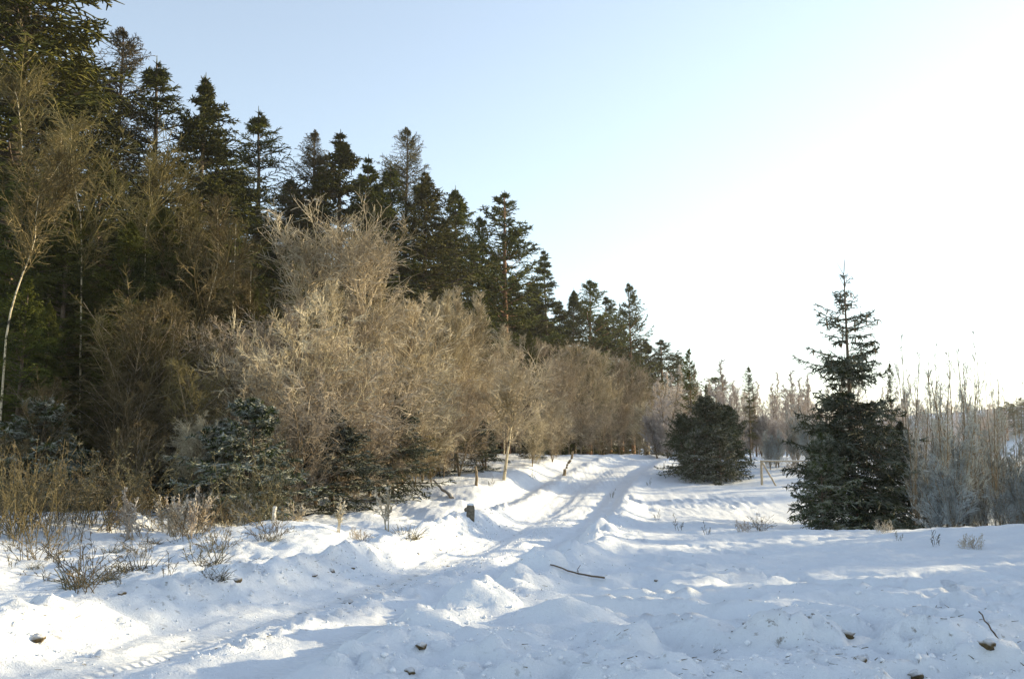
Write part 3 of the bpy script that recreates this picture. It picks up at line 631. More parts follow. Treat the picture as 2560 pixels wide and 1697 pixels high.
BELT = [  # px, py top, distance, prototype, width
    (150, 215, 35, 'birch_dark', 1.0), 
    (330, 640, 29.5, 'alder_dark', .9), (420, 700, 30, 'alder_dark', .9), (590, 470, 37, 'birch_dark', .8),
    (640, 600, 34, 'birch_dark', .9), (600, 740, 30, 'alder_a', .9), (690, 690, 33, 'alder_a', 1.0),
    (720, 700, 31, 'alder_b', .9), (660, 830, 29, 'alder_a', 1.0), (520, 850, 28.5, 'alder_dark', 1.0), 
    (300, 880, 28, 'alder_dark', 1.0), (840, 640, 34, 'birch_a', .9), (800, 760, 31.5, 'alder_b', 1.0), (870, 800, 32.5, 'alder_a', 1.0),
    (950, 640, 38, 'birch_b', 1.0), (980, 680, 39, 'alder_a', 1.0), (930, 830, 34, 'alder_b', 1.0), (1010, 800, 37, 'alder_b', 1.0),
    (1050, 690, 43, 'willow', 1.1), (1085, 680, 45, 'willow', 1.0), (1120, 690, 47, 'willow', 1.1), (1060, 850, 40, 'alder_a', 1.1),
    (1140, 770, 45, 'birch_b', 1.0), (1180, 745, 50, 'birch_a', 1.0), (1150, 880, 43, 'alder_b', 1.0), (1220, 800, 50, 'alder_a', 1.1),
    (1260, 775, 55, 'birch_a', .9), (1210, 900, 46, 'alder_a', 1.0), (1300, 850, 56, 'alder_b', 1.0), (1350, 830, 62, 'round_tree', .95),
    (1420, 835, 68, 'round_tree', 1.0), (1480, 850, 72, 'round_tree', 1.0), (1545, 870, 78, 'round_tree', 1.0), (1595, 905, 86, 'round_tree', .9),
    (1390, 960, 58, 'alder_a', 1.1), (1450, 985, 62, 'alder_a', 1.1), (1500, 990, 68, 'alder_b', 1.0), (1380, 985, 50, 'alder_b', .9),
    (880, 700, 36, 'birch_a', 1.0), (1000, 720, 41, 'birch_a', 1.0), (1100, 780, 46, 'birch_b', 1.1), (1240, 860, 53, 'alder_a', 1.1), (1310, 800, 62, 'birch_b', 1.0), (1400, 880, 66, 'round_tree', .9), (1520, 930, 74, 'round_tree', .9),
    (1560, 1000, 74, 'round_tree', .9), (1645, 945, 92, 'round_tree', 1.0), (1610, 985, 72, 'alder_a', 1.1), (1620, 960, 95, 'birch_b', 1.3), (1655, 985, 100, 'birch_a', 1.3), (740, 900, 28.5, 'alder_b', .9),
    (860, 930, 31, 'alder_b', 1.0), (950, 960, 33.5, 'alder_a', 1.0), (1040, 960, 38, 'alder_b', .9), (1110, 990, 41, 'alder_a', .9),
    (1330, 1000, 47, 'alder_b', .8), (100, 900, 26.5, 'alder_dark', .9), (350, 1020, 26.2, 'alder_dark', 1.0),
    (20, 1050, 25.5, 'alder_dark', 1.0), (480, 1000, 27.2, 'alder_a', .9), (1000, 1050, 35, 'alder_dark', 1.0), (1080, 1070, 38, 'alder_dark', 1.0),
]
seen = {}
rows = {}
for i, (px, py, Y, pr, w) in enumerate(BELT): rows.setdefault((pr, where(px)), []).append(i)
ORD = {1: [''], 2: ['taller ', 'shorter '], 3: ['tallest ', 'middle sized ', 'shortest '], 4: ['tallest ', 'second tallest ', 'third tallest ', 'shortest '], 5: ['tallest ', 'second tallest ', 'third tallest ', 'fourth tallest ', 'shortest ']}
for (pr, wh), ids in rows.items():
    ids = sorted(ids, key=lambda i: BELT[i][1])
    for r_, i in enumerate(ids):
        px, py, Y, _, w = BELT[i]; nm, lb, cat = KIND[pr]
        pre = ORD[len(ids)][r_] if len(ids) in ORD else ''
        at_top(px, py, Y, pr, nm, pre + lb + ' ' + wh, cat, 'bare trees of the thicket ' + wh if not pre and len(ids) > 3 else 'bare trees of the thicket', w)

# ------------------------------------------------------------------ right side: spruces, saplings, brush
def hero_spruce():
    rng = np.random.default_rng(301); Y = 30.0
    top = at(2108, 652, Y); base = at(2140, 1318, Y); g = height(base.x, Y); H = top.z - g - .38
    k = 16; tz = np.linspace(0, 1, k); tr = np.zeros((1, k, 3)); tr[0, :, 2] = tz * H; tr[0, :, 0] = (top.x - base.x) * tz
    # branch length and density by height (fraction of the trunk)
    hh = [0, .06, .15, .3, .42, .50, .535, .56, .60, .63, .68, .74, .80, .86, .92, .97, 1]
    ln = [2.6, 2.5, 2.15, 1.9, 1.75, 1.55, 1.0, .45, .95, 1.25, 1.05, .78, .95, .70, .42, .25, .08]
    dn = [1.4, 1.8, 2, 2, 2, 1.9, .7, .25, 1.4, 1.7, 1.2, .6, .75, .6, .5, .45, .4]
    nb = 270; u = rng.uniform(0, 1, nb * 6); keep = rng.uniform(0, 2, nb * 6) < np.interp(u, hh, dn); f = np.sort(u[keep][:nb])
    nb = len(f)
    pos, _ = sample(tr, f[None, :]); pos = pos[0]; az = rng.uniform(0, 6.283, nb)
    L = np.interp(f, hh, ln) * rng.uniform(.40, 1.3, nb)
    L *= np.where((f < .56) & (np.cos(az) > 0), 1.12, np.where(f < .56, .86, 1.0))
    el = np.radians(np.interp(f, [0, .3, .55, .8, 1], [-16, -8, 2, 16, 50]) + rng.normal(0, 8, nb))
    d = np.stack([np.cos(az) * np.cos(el), np.sin(az) * np.cos(el), np.sin(el)], 1)
    b1 = sprout(rng, pos, d, L, 7, -.07, .05, .20)
    bark_ = [tubes(tr, [.115], [.012], 10), tubes(b1, np.clip(L * .016, .010, .035), .005, 5)]
    # bare leader shoots
    s = np.array([[tr[0, -1, 0], 0, H], [tr[0, -2, 0] + .02, 0, H * .95], [tr[0, -3, 0], 0, H * .88]])
    sh = sprout(rng, np.repeat(s, 3, 0), np.array([[.02, 0, 1], [.22, .1, 1], [-.5, 0, .8]] * 3), np.array([.45, .5, .4] * 3), 4, .15, .03)
    bark_.append(tubes(sh, .014, .006, 4))
    lo = f < .56
    def foliage(mask, n2, n3, tw, t3):
        b = b1[mask]
        b2, _ = branch(rng, b, n2, .10, 1.0, (R(35), R(68)), lambda t, pl: (.10 + .42 * pl * (1 - t) ** .7), 4, -.05, .08, planar=.7, sag=-.10)
        b3, _ = branch(rng, b2, n3, .08, 1.0, (R(28), R(62)), lambda t, pl: .06 + t3 * rng.uniform(.3, 1, len(t)) * (1 - .4 * t), 2, -.03, .06, planar=.4)
        return [tubes(b2, tw, tw * .6, 3), tubes(b3, tw * .9, tw * .35, 3), tubes(b[:, 3:], tw * 1.1, tw * .5, 3)]
    e = link('spruce_tree', None); e.location = (base.x, Y, g - .05)
    link('trunk', mesh_np('hero_spruce_trunk', *join(bark_), 'bark', True), e)
    link('crown', mesh_np('hero_spruce_crown', *join(foliage(lo, 14, 6, .020, .18) + foliage((~lo) & (f < .74), 12, 6, .017, .14) + foliage((f >= .74) & (f < .9), 8, 4, .015, .10) + foliage(f >= .9, 4, 3, .012, .06)), 'needle_frost'), e)
    # hanging cones in the sparse top
    kk = 9; tcz = np.linspace(0, 1, kk); rr = .022 * np.sin(np.clip(tcz * 1.0, .04, .97) * math.pi) ** .6
    cv = np.concatenate([np.stack([np.cos(np.linspace(0, 6.283, 8, endpoint=False) + i * .4) * rr[i] * (1.12 if i % 2 else .9), np.sin(np.linspace(0, 6.283, 8, endpoint=False) + i * .4) * rr[i] * (1.12 if i % 2 else .9), np.full(8, -tcz[i] * .15)], 1) for i in range(kk)])
    cq = [[i * 8 + j, i * 8 + (j + 1) % 8, (i + 1) * 8 + (j + 1) % 8, (i + 1) * 8 + j] for i in range(kk - 1) for j in range(8)]
    cm = mesh_np('cone', cv, cq, 'cone', True)
    cand = np.nonzero((f > .66) & (f < .93))[0]
    for i in range(44):
        b = b1[cand[i % len(cand)]]; q = rng.uniform(.35, 1) * 5.99; a = b[int(q)] * (1 - q % 1) + b[min(6, int(q) + 1)] * (q % 1)
        c = link('cone', cm, e); c.location = a + np.array([rng.normal(0, .03), rng.normal(0, .03), -.01]); c.rotation_euler = (rng.normal(0, .15), rng.normal(0, .15), rng.uniform(0, 6)); c.scale = (1, 1, rng.uniform(.8, 1.2))
    tag(e, 'big lone spruce with dense skirt, bare gap and cone hung sparse top', 'spruce')
hero_spruce()
RIGHT = [  # px, py, distance, proto, width, name, label, category
    (2250, 1060, 31.5, 'spruce_young', .85, 'young_spruce', 'frosted companion spruce pressed against the right side of the big spruce', 'spruce'),
    (2050, 1090, 28.2, 'spruce_low', .75, 'young_spruce', 'small frosted spruce at the left foot of the big spruce', 'spruce'),
    (2218, 905, 36, 'spruce_thin', .42, 'young_spruce', 'thin see-through spruce rising behind the right side of the big spruce', 'spruce'),
    (1765, 1005, 48, 'spruce_bush', .95, 'young_spruce', 'widest frosted spruce in the low clump left of the gate frame', 'spruce'),
    (1706, 1045, 48.6, 'spruce_bush', .95, 'young_spruce', 'left spruce of the low clump beside the road', 'spruce'),
    (1822, 1025, 48.3, 'spruce_bush', .9, 'young_spruce', 'right spruce of the low clump nearest the gate frame', 'spruce'),
    (1735, 1075, 46.6, 'spruce_low', .9, 'young_spruce', 'low front spruce at the snowy foot of the low clump', 'spruce'),
    (1800, 1070, 46.4, 'spruce_low', .9, 'young_spruce', 'second low front spruce in the middle of the low clump', 'spruce'),
    (1870, 915, 54, 'spruce_thin', .75, 'young_spruce', 'slim pointed spruce rising behind the low clump', 'spruce'),
    (1765, 960, 56, 'spruce_thin', .6, 'young_spruce', 'faint thin spruce between the low clump and the slim pointed spruce', 'spruce'),
]
for px, py, Y, pr, w, nm, lb, cat in RIGHT: at_top(px, py, Y, pr, nm, lb, cat, 'young spruces right of the road', w)
rs = random.Random(9)
for i, (px, py, Y) in enumerate([(2255, 835, 33), (2290, 905, 34), (2330, 930, 32), (2375, 880, 33), (2412, 825, 32), (2440, 880, 34), (2480, 960, 33), (2320, 860, 37), (2530, 1000, 34), (2200, 960, 35), (2400, 960, 30.5)]):
    lab = ['tallest bare sapling right of the big spruce', 'short stem beside the tallest sapling right of the big spruce', 'middle sapling in the gap right of the big spruce', 'left stem of the tall sapling pair near the right edge',
           'highest frosted sapling near the right edge', 'right stem of the tall sapling pair near the right edge', 'low sapling before the far snowy hill', 'faint sapling behind the gap right of the big spruce', 'last sapling at the right edge under the dark hilltop trees',
           'bare sapling directly behind the right shoulder of the big spruce', 'nearest dark sapling in the frosty brush'][i]
    at_top(px, py, Y, 'sapling_tall', 'sapling', lab, 'sapling', 'bare saplings right of the big spruce', rs.uniform(.7, 1.2)).rotation_euler.rotate_axis('Y', rs.uniform(-.09, .09))
for i in range(20):
    px = 2290 + i * 16 + rs.uniform(-14, 14); Y = rs.uniform(25.5, 37)
    at_top(px, np.interp(px, [2230, 2350, 2450, 2600], [1130, 1100, 1120, 1110]) + rs.uniform(-40, 110), Y, 'brush_upright', 'frosted_bush', 'upright frosted brush stems in the dense brush at the right edge', 'bush', 'frosted brush at the right edge', rs.uniform(.9, 1.5)).rotation_euler.rotate_axis('Y', rs.uniform(-.12, .12))
for i in range(8):
    px = 2310 + i * 36 + rs.uniform(-12, 12); Y = rs.uniform(25, 29)
    at_top(px, rs.uniform(1150, 1240), Y, 'brush_upright', 'frosted_bush', 'low grey frosted bush at the foot of the brush at the right edge', 'bush', 'low bushes at the right edge', rs.uniform(1.0, 1.5))
for i in range(44):
    px = rs.uniform(1640, 2260); Y = rs.uniform(58, 92)
    at_top(px, rs.uniform(930, 1040) - (30 if rs.random() < .2 else 0), Y, 'sapling_frost', 'frosted_sapling', 'pale frosted sapling in the backlit thicket behind the gate frame', 'sapling', 'pale saplings beyond the field', rs.uniform(1.0, 1.9))
for i in range(34):
    px = 1635 + i * 18 + rs.uniform(-15, 15); Y = rs.uniform(62, 88)
    at_top(px, np.interp(px, [1635, 1800, 2000, 2250], [985, 985, 1010, 1040]) + rs.uniform(-25, 60), Y, 'frost_tree', 'frosted_tree', 'pale pinkish frosted tree in the backlit thicket beyond the field', 'tree', 'pale frosted trees beyond the field', rs.uniform(.9, 1.4))
for i in range(26):
    px = 1640 + i * 18 + rs.uniform(-12, 12); Y = rs.uniform(56, 66)
    at_top(px, rs.uniform(1040, 1095), Y, 'frost_shrub', 'frosted_shrub', 'low pale frosted shrub at the foot of the backlit thicket', 'shrub', 'low frosted shrubs under the backlit thicket', rs.uniform(1.0, 1.4))
for i in range(12):
    px = rs.uniform(1880, 2120); Y = rs.uniform(50, 58)
    at_top(px, rs.uniform(1010, 1090), Y, 'brush_upright', 'frosted_bush', 'frosted bush behind the gate frame', 'bush', 'frosted bushes behind the gate frame', rs.uniform(.8, 1.2))
for i, (px, py, pr) in enumerate([(2452, 1040, 'spruce_c'), (2474, 1022, 'pine_b'), (2496, 1015, 'spruce_c'), (2514, 1004, 'pine_b'), (2532, 1008, 'spruce_b'), (2550, 994, 'pine_b'), (2572, 990, 'spruce_c'), (2600, 985, 'pine_b'), (2630, 975, 'spruce_b')]):
    at_top(px, py, 172 + (i % 3) * 3, pr, 'pine_tree' if 'pine' in pr else 'spruce_tree', 'dark ' + pr.split('_')[0] + ' on the far hilltop at the right edge', pr.split('_')[0], 'conifers on the far hill', 2.4)
for i in range(18):
    px = 2235 + i * 15 + rs.uniform(-8, 8)
    at_top(px, rs.uniform(1005, 1075), rs.uniform(44, 70), 'frost_tree', 'frosted_tree', 'pale frosted tree far behind the saplings right of the big spruce', 'tree', 'pale frosted trees behind the right saplings', rs.uniform(.9, 1.3))
for i, (px, py) in enumerate([(2270, 980), (2350, 960), (2395, 915), (2465, 905), (2500, 930), (2548, 955)]):
    at_top(px, py, 28 + i * 1.1, 'sapling_tall', 'sapling', ['thin sapling close to the companion spruce', 'thin sapling in the middle of the right brush', 'slender sapling left of the highest frosted sapling', 'slender sapling right of the tall sapling pair', 'slender sapling before the far hill', 'thin sapling at the very right edge'][i], 'sapling', 'bare saplings right of the big spruce', rs.uniform(.6, .9), sink=.2).rotation_euler.rotate_axis('Y', rs.uniform(-.1, .1))
# trees standing outside the picture on the right: they shade the snow in front
for i, (x, y, h, pr, w) in enumerate([(20, 15.8, 9, 'spruce_a', 1.5), (18, 16.8, 8, 'spruce_b', 1.6), (22, 20.2, 10, 'spruce_a', 1.4), (17, 19.8, 3.6, 'spruce_young', 1.1), (15.5, 18.6, 3.2, 'spruce_young', 1.1), (19, 23.3, 8, 'spruce_b', 1.7),
                                       (23, 26.7, 10, 'spruce_a', 1.4), (20, 26.3, 8, 'spruce_b', 1.4), (18, 26.8, 3.2, 'spruce_young', 1.0), (22, 30.7, 6, 'spruce_a', 1.6), (16, 11.5, 7, 'spruce_b', 1.6), (22, 11, 10, 'spruce_a', 1.5)]):
    tree('spruce_tree', pr, (x, y, height(x, y) - .1), h, w, i * 1.3, 'spruce beyond the right edge that shades the snow field', 'spruce', 'spruces beyond the right edge')

# ------------------------------------------------------------------ weeds, grass, brush on the bank
def plant(proto, name, p, s, label, cat, group=None, rz=None, tilt=(0, 0)):
    o = link(name, PROTO[proto]); o.location = p; o.scale = (s, s, s) if not isinstance(s, tuple) else s
    o.rotation_euler = (tilt[0], tilt[1], rng1.uniform(0, 6.28) if rz is None else rz)
    return tag(o, label, cat, group)
rw = random.Random(31)
for i in range(24):
    px = rw.uniform(-30, 640) if i % 3 else rw.uniform(-30, 330); py = rw.uniform(1290, 1335) + (max(0, 200 - px) * .12)
    g = ground(px, py, 26); pr = rw.choice(['tall_straw', 'tall_straw', 'tall_brush', 'bent_straw'])
    plant(pr, 'dry_weed', g, rw.uniform(.4, 1.0) if pr != 'bent_straw' else rw.uniform(.8, 1.2), {'tall_straw': 'clump of tall straw coloured stalks in the weedy bank below the thicket', 'tall_brush': 'clump of tall dark brush in the weedy bank below the thicket', 'bent_straw': 'bent over straw clump in the weedy bank below the thicket'}[pr], 'weeds', 'weeds on the bank below the thicket')
for px, py, s, lb in [(605, 1325, .8, 'white frosted weed bush left of the white post'), (480, 1345, .75, 'frosted upright weed standing on the bank edge'), (968, 1325, 1.05, 'tall feathery frosted stalk between the white post and the grey post'),
                      (845, 1335, .75, 'frosted grey weed right of the bent white stalks'), (560, 1310, .8, 'small frosted weed under the lit snow dusted spruce')]:
    plant('frost_stalk' if 'stalk' in lb or 'upright' in lb else 'frost_weed', 'frosted_weed', ground(px, py, 30), s, lb, 'weed', 'frosted weeds on the bank')
plant('frost_weed', 'frosted_weed', ground(725, 1305, 26), (1.1, .8, .75), 'bent over white frosted stalks beside the white post', 'weed', 'frosted weeds on the bank', .4, (0, .7))
for px, py, s, pr, lb in [(345, 1425, 1.0, 'grass_tuft', 'dark snow weighted grass hummock under the dry stalks'), (215, 1465, 1.1, 'grass_tuft', 'flattened dark grass tuft low on the left bank'), (490, 1410, 1.0, 'thin_weed', 'thin dark weed with blurred seed heads at the bank foot'),
                          (545, 1400, 1.0, 'thin_weed', 'dark weed leaning right at the bank foot'), (520, 1415, .9, 'grass_tuft', 'grass tuft between the two dark weeds'), (280, 1445, .7, 'grass_tuft', 'small grass tuft beside the dark hummock'),
                          (1020, 1345, .8, 'grass_tuft', 'brown grass tuft on the roadside left of the grey post'), (900, 1350, .6, 'pale_tuft', 'pale dry tuft on the bank shoulder'), (1860, 1325, .55, 'pale_tuft', 'straw coloured tuft before the big spruce, left one'),
                          (1905, 1325, .4, 'bent_straw', 'straw coloured curled weed before the big spruce, right one'), (1700, 1325, .9, 'thin_weed', 'thin weed standing alone on the field edge'), (1770, 1335, .7, 'thin_weed', 'faint thin weed right of the lone weed'),
                          (2340, 1365, .9, 'thin_weed', 'drooping dark weed leaning left on the snow swell'), (2428, 1370, .65, 'pale_tuft', 'bushy frosted weed standing on the snow swell at right'), (2250, 1352, .6, 'thin_weed', 'tiny weed on the crest of the snow swell'),
                          (1815, 1190, 1.1, 'frost_stalk', 'frosted weed in front of the low spruce clump'), (1655, 1175, 1.0, 'thin_weed', 'dark weed beside the road left of the spruce clump'), (1985, 1185, 1.2, 'frost_weed', 'white frosted weed at the end of the gate frame'),
                          (1530, 1245, .8, 'thin_weed', 'dark weed at the road edge below the crest'), (1620, 1215, .8, 'thin_weed', 'branchy dark twig weed in the field below the crest'), (1640, 1300, .7, 'thin_weed', 'slight weed in the middle of the field'),
                          (420, 1440, .8, 'thin_weed', 'low dark weed in the ditch snow'), (100, 1400, .8, 'bent_straw', 'bent straw clump in the ditch at the left edge'), (30, 1420, .7, 'thin_weed', 'small weed at the left edge of the ditch'),
                          (2090, 1325, .6, 'thin_weed', 'dry branching weed in front of the big spruce'), (2210, 1330, .6, 'pale_tuft', 'matted frosted grass at the right foot of the big spruce'), (1330, 1195, .9, 'thin_weed', 'twiggy weed between the birch and the leaning stub'), (1225, 1215, .8, 'thin_weed', 'low twig weed left of the small white birch')]:
    plant(pr, 'grass_tuft' if 'tuft' in pr else 'weed', ground(px, py, 60), s, lb, 'grass' if 'tuft' in pr else 'weed', 'weeds and tufts in the snow')

for i in range(16):
    px = rw.uniform(230, 660); py = rw.uniform(1300, 1350) - max(0, px - 450) * .1
    plant(['frost_weed', 'bent_straw', 'frost_stalk'][i % 3], 'tangled_weed', ground(px, py, 27), rw.uniform(.7, 1.25), 'tangled pale frosted weed on the bank left of the white post', 'weed', 'tangled frosted weeds on the bank', None, (rw.uniform(-.5, .5), rw.uniform(-.5, .5)))
for i in range(18):
    px = rw.uniform(10, 700); py = rw.uniform(1350, 1480) - max(0, px - 450) * .15
    plant(['thin_weed', 'grass_tuft', 'thin_weed', 'bent_straw'][i % 4], 'grass_wisp', ground(px, py), rw.uniform(.3, .6), 'wisp of dead grass poking through the snow of the ditch slope', 'grass', 'dead grass on the ditch slope')
# ------------------------------------------------------------------ posts, gate frame, branches, earth clods
def polytube(name, pts, r0, r1, mat, sides=8, parent=None, jitter=0.0, seed=0):
    rng = np.random.default_rng(seed); p = np.array(pts, float)
    tt = np.linspace(0, len(p) - 1, max(10, 3 * len(p))); q = np.stack([np.interp(tt, range(len(p)), p[:, c]) for c in range(3)], 1)
    q[1:-1] += rng.normal(0, jitter, q[1:-1].shape)
    v, f = tubes(q[None], [r0], [r1], sides)
    n = len(v); capv = np.vstack([v, q[:1], q[-1:]]); k = len(q)
    tri = [[j, n, n, (j + 1) % sides] for j in range(sides)]
    e0 = (k - 1) * sides
    me = bpy.data.meshes.new(name); faces = [list(map(int, r)) for r in f] + [[(j + 1) % sides, j, n] for j in range(sides)] + [[e0 + j, e0 + (j + 1) % sides, n + 1] for j in range(sides)]
    me.from_pydata([tuple(x) for x in capv], [], faces); me.materials.append(M[mat]); me.update()
    return link(name, me, parent)
def lumpy(name, mat, seed, sx, sy, sz, rough=.25, parent=None):
    rng = np.random.default_rng(seed); nu, nv = 14, 9; v = []
    for j in range(nv):
        th = math.pi * j / (nv - 1)
        for i in range(nu):
            ph = 2 * math.pi * i / nu; d = np.array([math.sin(th) * math.cos(ph), math.sin(th) * math.sin(ph), math.cos(th)])
            k = 1 + rough * float(perlin(np.array([d[0] * 1.6 + seed * 3.7 + d[2]]), np.array([d[1] * 1.6 - d[2] * 1.3 + seed]), 5)[0]) + (rng.normal(0, rough * .14) if 0 < j < nv - 1 else 0)
            v.append(d * k * np.array([sx, sy, sz]))
    q = [[j * nu + i, (j + 1) * nu + i, (j + 1) * nu + (i + 1) % nu, j * nu + (i + 1) % nu] for j in range(nv - 1) for i in range(nu)]
    return link(name, mesh_np(name, np.array(v), q, mat, True), parent)
g = ground(684, 1322, 26); o = link('marker_post', None); o.location = g
hh_ = at(684, 1268, g.y).z - g.z
polytube('shaft', [(0, 0, -.2), (.0, 0, hh_ * .5), (.012, 0, hh_)], .048, .042, 'white_post', 10, o, .003)
lumpy('snow_cap', 'snow_cap', 3, .05, .05, .03, .2, o).location = (.012, 0, hh_)
tag(o, 'short pale wooden post shining in the sun before the lit spruce', 'post')
g = ground(1176, 1296, 30); hh_ = at(1176, 1260, g.y).z - g.z
o = link('kerb_post', None); o.location = g
rngp = np.random.default_rng(8); prof_ = [(.0, 1), (.5, 1), (.78, 1), (.9, .86), (.97, .6), (1.0, .25)]
pv, pq = [], []; sd_ = 16
for i, (t, w) in enumerate([(-.4, 1)] + prof_):
    for j in range(sd_):
        a = 2 * math.pi * j / sd_; c_, s_ = math.cos(a), math.sin(a); ex = .5
        pv.append((.10 * w * math.copysign(abs(c_) ** ex, c_) + rngp.normal(0, .003), .075 * w * math.copysign(abs(s_) ** ex, s_) + rngp.normal(0, .003), hh_ * t))
for i in range(len(prof_)):
    for j in range(sd_): pq.append([i * sd_ + j, i * sd_ + (j + 1) % sd_, (i + 1) * sd_ + (j + 1) % sd_, (i + 1) * sd_ + j])
link('shaft', mesh_np('kerb_post_shaft', np.array(pv), np.array(pq), 'stone', True), o)
lumpy('snow_cap', 'snow_cap', 5, .095, .075, .035, .2, o).location = (.0, 0, hh_ * .99)
lumpy('knob', 'stone', 6, .045, .045, .05, .2, o).location = (-.11, 0, hh_ * .62)
tag(o, 'grey rounded stone post with a snow cap at the roadside', 'post')
# wooden rail frame behind the big spruce
Yg = ground(1903, 1212, 60).y; a = at(1903, 1152, Yg); b = at(2060, 1150, Yg); g = height(a.x, Yg); g2 = height(b.x, Yg)
o = link('rail_frame', None); o.location = (a.x, Yg, g); zt = a.z - g
polytube('post', [(0, 0, -.25), (.0, 0, zt * .5), (.0, 0, zt)], .055, .05, 'wood', 8, o, .004)
polytube('post', [(b.x - a.x, 0, g2 - g - .25), (b.x - a.x, 0, zt)], .055, .05, 'wood', 8, o, .004, 2)
polytube('rail', [(-.06, -.06, zt + .01), ((b.x - a.x) / 2, -.06, zt), (b.x - a.x + .1, -.06, zt + .02)], .045, .04, 'wood', 8, o, .004, 3)
c_ = at(1940, 1202, Yg - .3)
polytube('brace', [(.03, -.07, zt - .06), (c_.x - a.x, -.35, height(c_.x, Yg - .35) - g - .05)], .042, .038, 'wood', 8, o, .003, 4)
tag(o, 'weathered wooden rail frame with a slanting brace left of the big spruce', 'fence')
# fallen branch on the snow
p0, p1, p2, p3 = (ground(x, y) for x, y in ((1376, 1419), (1404, 1432), (1450, 1442), (1512, 1449)))
o = link('fallen_branch', None); o.location = p1
rel = lambda p, dz=.03: (p.x - p1.x, p.y - p1.y, p.z - p1.z + dz)
polytube('stick', [rel(p0, .02), rel(p1, .03), rel(p2, .035), rel(p3, .03)], .008, .014, 'bark', 7, o, .006)
q_ = ground(1446, 1441); polytube('twig', [rel(q_, .03), (q_.x - p1.x - .01, q_.y - p1.y, q_.z - p1.z + .10), (q_.x - p1.x + .03, q_.y - p1.y + .02, q_.z - p1.z + .16)], .006, .004, 'bark', 5, o, .003)
tag(o, 'dark fallen branch with a side twig lying on the snow', 'branch')
# leaning stub, thin stump, fallen trunk
g = ground(1408, 1190, 60); t = at(1428, 1148, g.y); o = polytube('leaning_stub', [(0, 0, -.2), ((t.x - g.x) * .3, 0, (t.z - g.z) * .5), (t.x - g.x, 0, t.z - g.z), ((t.x - g.x) * 1.2, 0, (t.z - g.z) * 1.5)], .085, .05, 'limb', 8, None, .02, 5); o.location = g
tag(o, 'dark leaning stub of a trunk at the road bank', 'trunk')
g = ground(1190, 1214, 50); t = at(1189, 1165, g.y); o = polytube('thin_trunk', [(0, 0, -.2), (.02, 0, .4), (t.x - g.x, 0, t.z - g.z)], .06, .045, 'limb', 8, None, .012, 6); o.location = g
tag(o, 'short thin dark trunk at the edge of the thicket', 'trunk')
g = ground(1127, 1245, 40); t = at(1085, 1200, g.y + 1.2); o = polytube('fallen_tree', [(.05, -.1, -.02), (0, 0, .08), ((t.x - g.x) * .5, .6, (t.z - g.z) * .52), (t.x - g.x, 1.2, t.z - g.z)], .075, .04, 'limb', 9, None, .012, 7); o.location = g
tag(o, 'fallen trunk sloping down out of the thicket onto the snow', 'trunk')
# tilted stick in the right foreground
g = ground(2485, 1610); o = polytube('stick', [(.08, 0, -.03), (0, 0, .08), (-.10, .05, .26)], .008, .006, 'bark', 6, None, .005, 9); o.location = g
tag(o, 'tilted stick poking from the dirty snow at the right edge', 'stick')
# earth clods and stones showing through
CL = [(85, 1606, .12, 'flat brown earth clod at the left end of the road edge'), (590, 1455, .10, 'dark earth clod on the slope of the left bank'), (872, 1506, .15, 'big grey clod on the road crown'), (752, 1533, .06, 'small clod at the near end of the road crown'),
      (785, 1438, .09, 'left clod in the earth streak across the upper track'), (828, 1432, .08, 'middle clod in the earth streak across the upper track'), (880, 1420, .06, 'right clod in the earth streak across the upper track'),
      (1052, 1630, .09, 'dark stone among the snow lumps at the bottom'), (1022, 1684, .08, 'stone at the bottom edge left of the snow lumps'), (2112, 1596, .14, 'brown stone right of the dirty snow mound'),
      (2150, 1673, .10, 'brown stone at the bottom right'), (1868, 1570, .08, 'dark stick end stone left of the dirty snow mound'), (2050, 1641, .05, 'small stone below the dirty snow mound'), (2470, 1655, .11, 'brown frozen clump at the right edge'),
      (2500, 1632, .09, 'upper frozen clump at the right edge'), (2290, 1694, .12, 'brown clump cut by the bottom edge'), (1045, 1385, .06, 'stone in the lit windrow left of the road'), (1100, 1375, .06, 'stone in the windrow below the grey post'),
      (1140, 1340, .05, 'stone in the windrow beside the grey post'), (945, 1465, .06, 'clod at the far end of the road crown'), (1040, 1440, .06, 'farthest clod on the road crown'), (1640, 1452, .05, 'lone speck of earth on the drifted field'), (1120, 1415, .05, 'small clod on the upper track'),
      (300, 1460, .06, 'dark clod beneath the flattened grass tuft'), (305, 1482, .07, 'dark clod on the left bank slope'), (1960, 1555, .05, 'bark chip on top of the dirty snow mound')]
for i, (px, py, r, lb) in enumerate(CL):
    g = ground(px, py); o = lumpy('earth_clod', 'earth', 20 + i, r * .75, r * .5, r * .36, .5); o.location = (g.x, g.y, g.z - r * .10); o.rotation_euler = (0, .1 * (i % 3 - 1), i * 1.1)
    tag(o, lb, 'clod', 'earth clods and stones in the snow')

# trees that share a place but differ in height say so in their label
same = {}
for o in list(scene.objects):
    if o.parent is None and o.get('group') and ('deep in the forest' in o['group'] or 'brush at the right' in o['group']): same.setdefault(o['label'], []).append(o)
for lb, os_ in same.items():
    if len(os_) in ORD and len(os_) > 1:
        for o, pre in zip(sorted(os_, key=lambda q: -q.scale[2]), ORD[len(os_)]): o['label'] = pre + lb

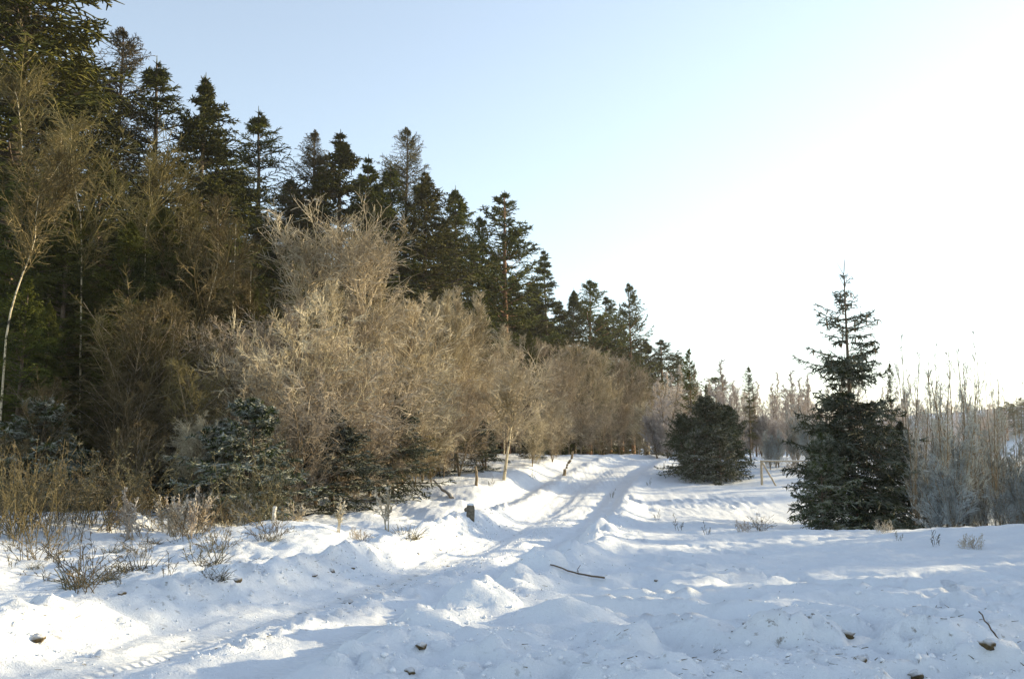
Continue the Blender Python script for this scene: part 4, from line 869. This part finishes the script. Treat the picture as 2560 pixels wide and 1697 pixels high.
# loose snow crumbs along the windrows, the road crown and the trodden foreground
rc = np.random.default_rng(55); n = 3600
yy = np.concatenate([rc.uniform(8, 30, 2200), 7.6 + rc.exponential(2.2, n - 2200)])
off = np.where(rc.uniform(0, 1, 2200) < .45, rc.normal(-1.6, .4, 2200), np.where(rc.uniform(0, 1, 2200) < .6, rc.normal(0, .15, 2200), rc.normal(1.6, .4, 2200)))
xx = np.concatenate([road_x(yy[:2200]) + off, rc.uniform(-1.2, 5.5, n - 2200)])
rr = np.clip(rc.lognormal(-4.45, .5, n), .005, .035)
fx = np.clip(np.searchsorted(xs, xx) - 1, 0, nx - 2); fy = np.clip(np.searchsorted(ys, yy) - 1, 0, ny - 2)
zz = (HZ[fy, fx] + HZ[fy + 1, fx + 1]) / 2
octv = np.array([[1, 0, 0], [0, 1, 0], [-1, 0, 0], [0, -1, 0], [0, 0, 1], [0, 0, -1.]])
cvv = np.stack([xx, yy, zz + rr * .25], 1)[:, None, :] + (octv[None] * rr[:, None, None]) * rc.uniform(.6, 1.35, (n, 6, 1))
tri = np.array([[0, 1, 4], [1, 2, 4], [2, 3, 4], [3, 0, 4], [1, 0, 5], [2, 1, 5], [3, 2, 5], [0, 3, 5]])
ct = (tri[None] + (np.arange(n) * 6)[:, None, None]).reshape(-1, 3)
tag(link('snow_crumbs', mesh_np('snow_crumbs', cvv.reshape(-1, 3), ct, 'snow_cap', True)), 'loose crumbs of snow scattered along the track edges', None, kind='stuff')

# needles, bark bits and grass stems lying on the snow
n = 900; ly = np.concatenate([rc.uniform(8, 30, 600), 7.7 + rc.exponential(2.5, 300)]); lx = np.concatenate([road_x(ly[:600]) + rc.normal(-2.6, 1.5, 600), rc.uniform(0, 5, 300)])
fx = np.clip(np.searchsorted(xs, lx) - 1, 0, nx - 2); fy = np.clip(np.searchsorted(ys, ly) - 1, 0, ny - 2)
lz = np.maximum(HZ[fy, fx], HZ[fy + 1, fx + 1]); la = rc.uniform(0, 6.283, n); ll = rc.uniform(.015, .07, n)
p0_ = np.stack([lx, ly, lz], 1); p1_ = p0_ + np.stack([np.cos(la) * ll, np.sin(la) * ll, rc.uniform(0, .4, n) * ll], 1)
tag(link('litter', mesh_np('litter', *tubes(np.stack([p0_, p1_], 1), rc.uniform(.002, .006, n), .002, 3), 'weed_dark')), 'tiny needles, bark bits and stems lying on the snow', None, kind='stuff')

# ------------------------------------------------------------------ frosty air
xs_, ys_, z0_, z1_ = 720, (-90, 930), -6.0, 42.0
hv = [(x, y, z) for x in (-xs_, xs_) for y in ys_ for z in (z0_, z1_)]
hf = [(0, 1, 3, 2), (4, 6, 7, 5), (0, 4, 5, 1), (2, 3, 7, 6), (0, 2, 6, 4), (1, 5, 7, 3)]
hm = bpy.data.meshes.new('haze'); hm.from_pydata(hv, [], hf)
mh = bpy.data.materials.new('haze'); mh.use_nodes = True; nt = mh.node_tree; nt.nodes.remove(nt.nodes['Principled BSDF'])
pv_ = nt.nodes.new('ShaderNodeVolumePrincipled'); pv_.inputs['Color'].default_value = (.93, .95, 1, 1); pv_.inputs['Density'].default_value = .00028; pv_.inputs['Anisotropy'].default_value = .55
nt.links.new(pv_.outputs[0], nt.nodes['Material Output'].inputs['Volume']); hm.materials.append(mh)
tag(link('haze', hm), 'thin frosty haze in the winter air', None, kind='stuff')
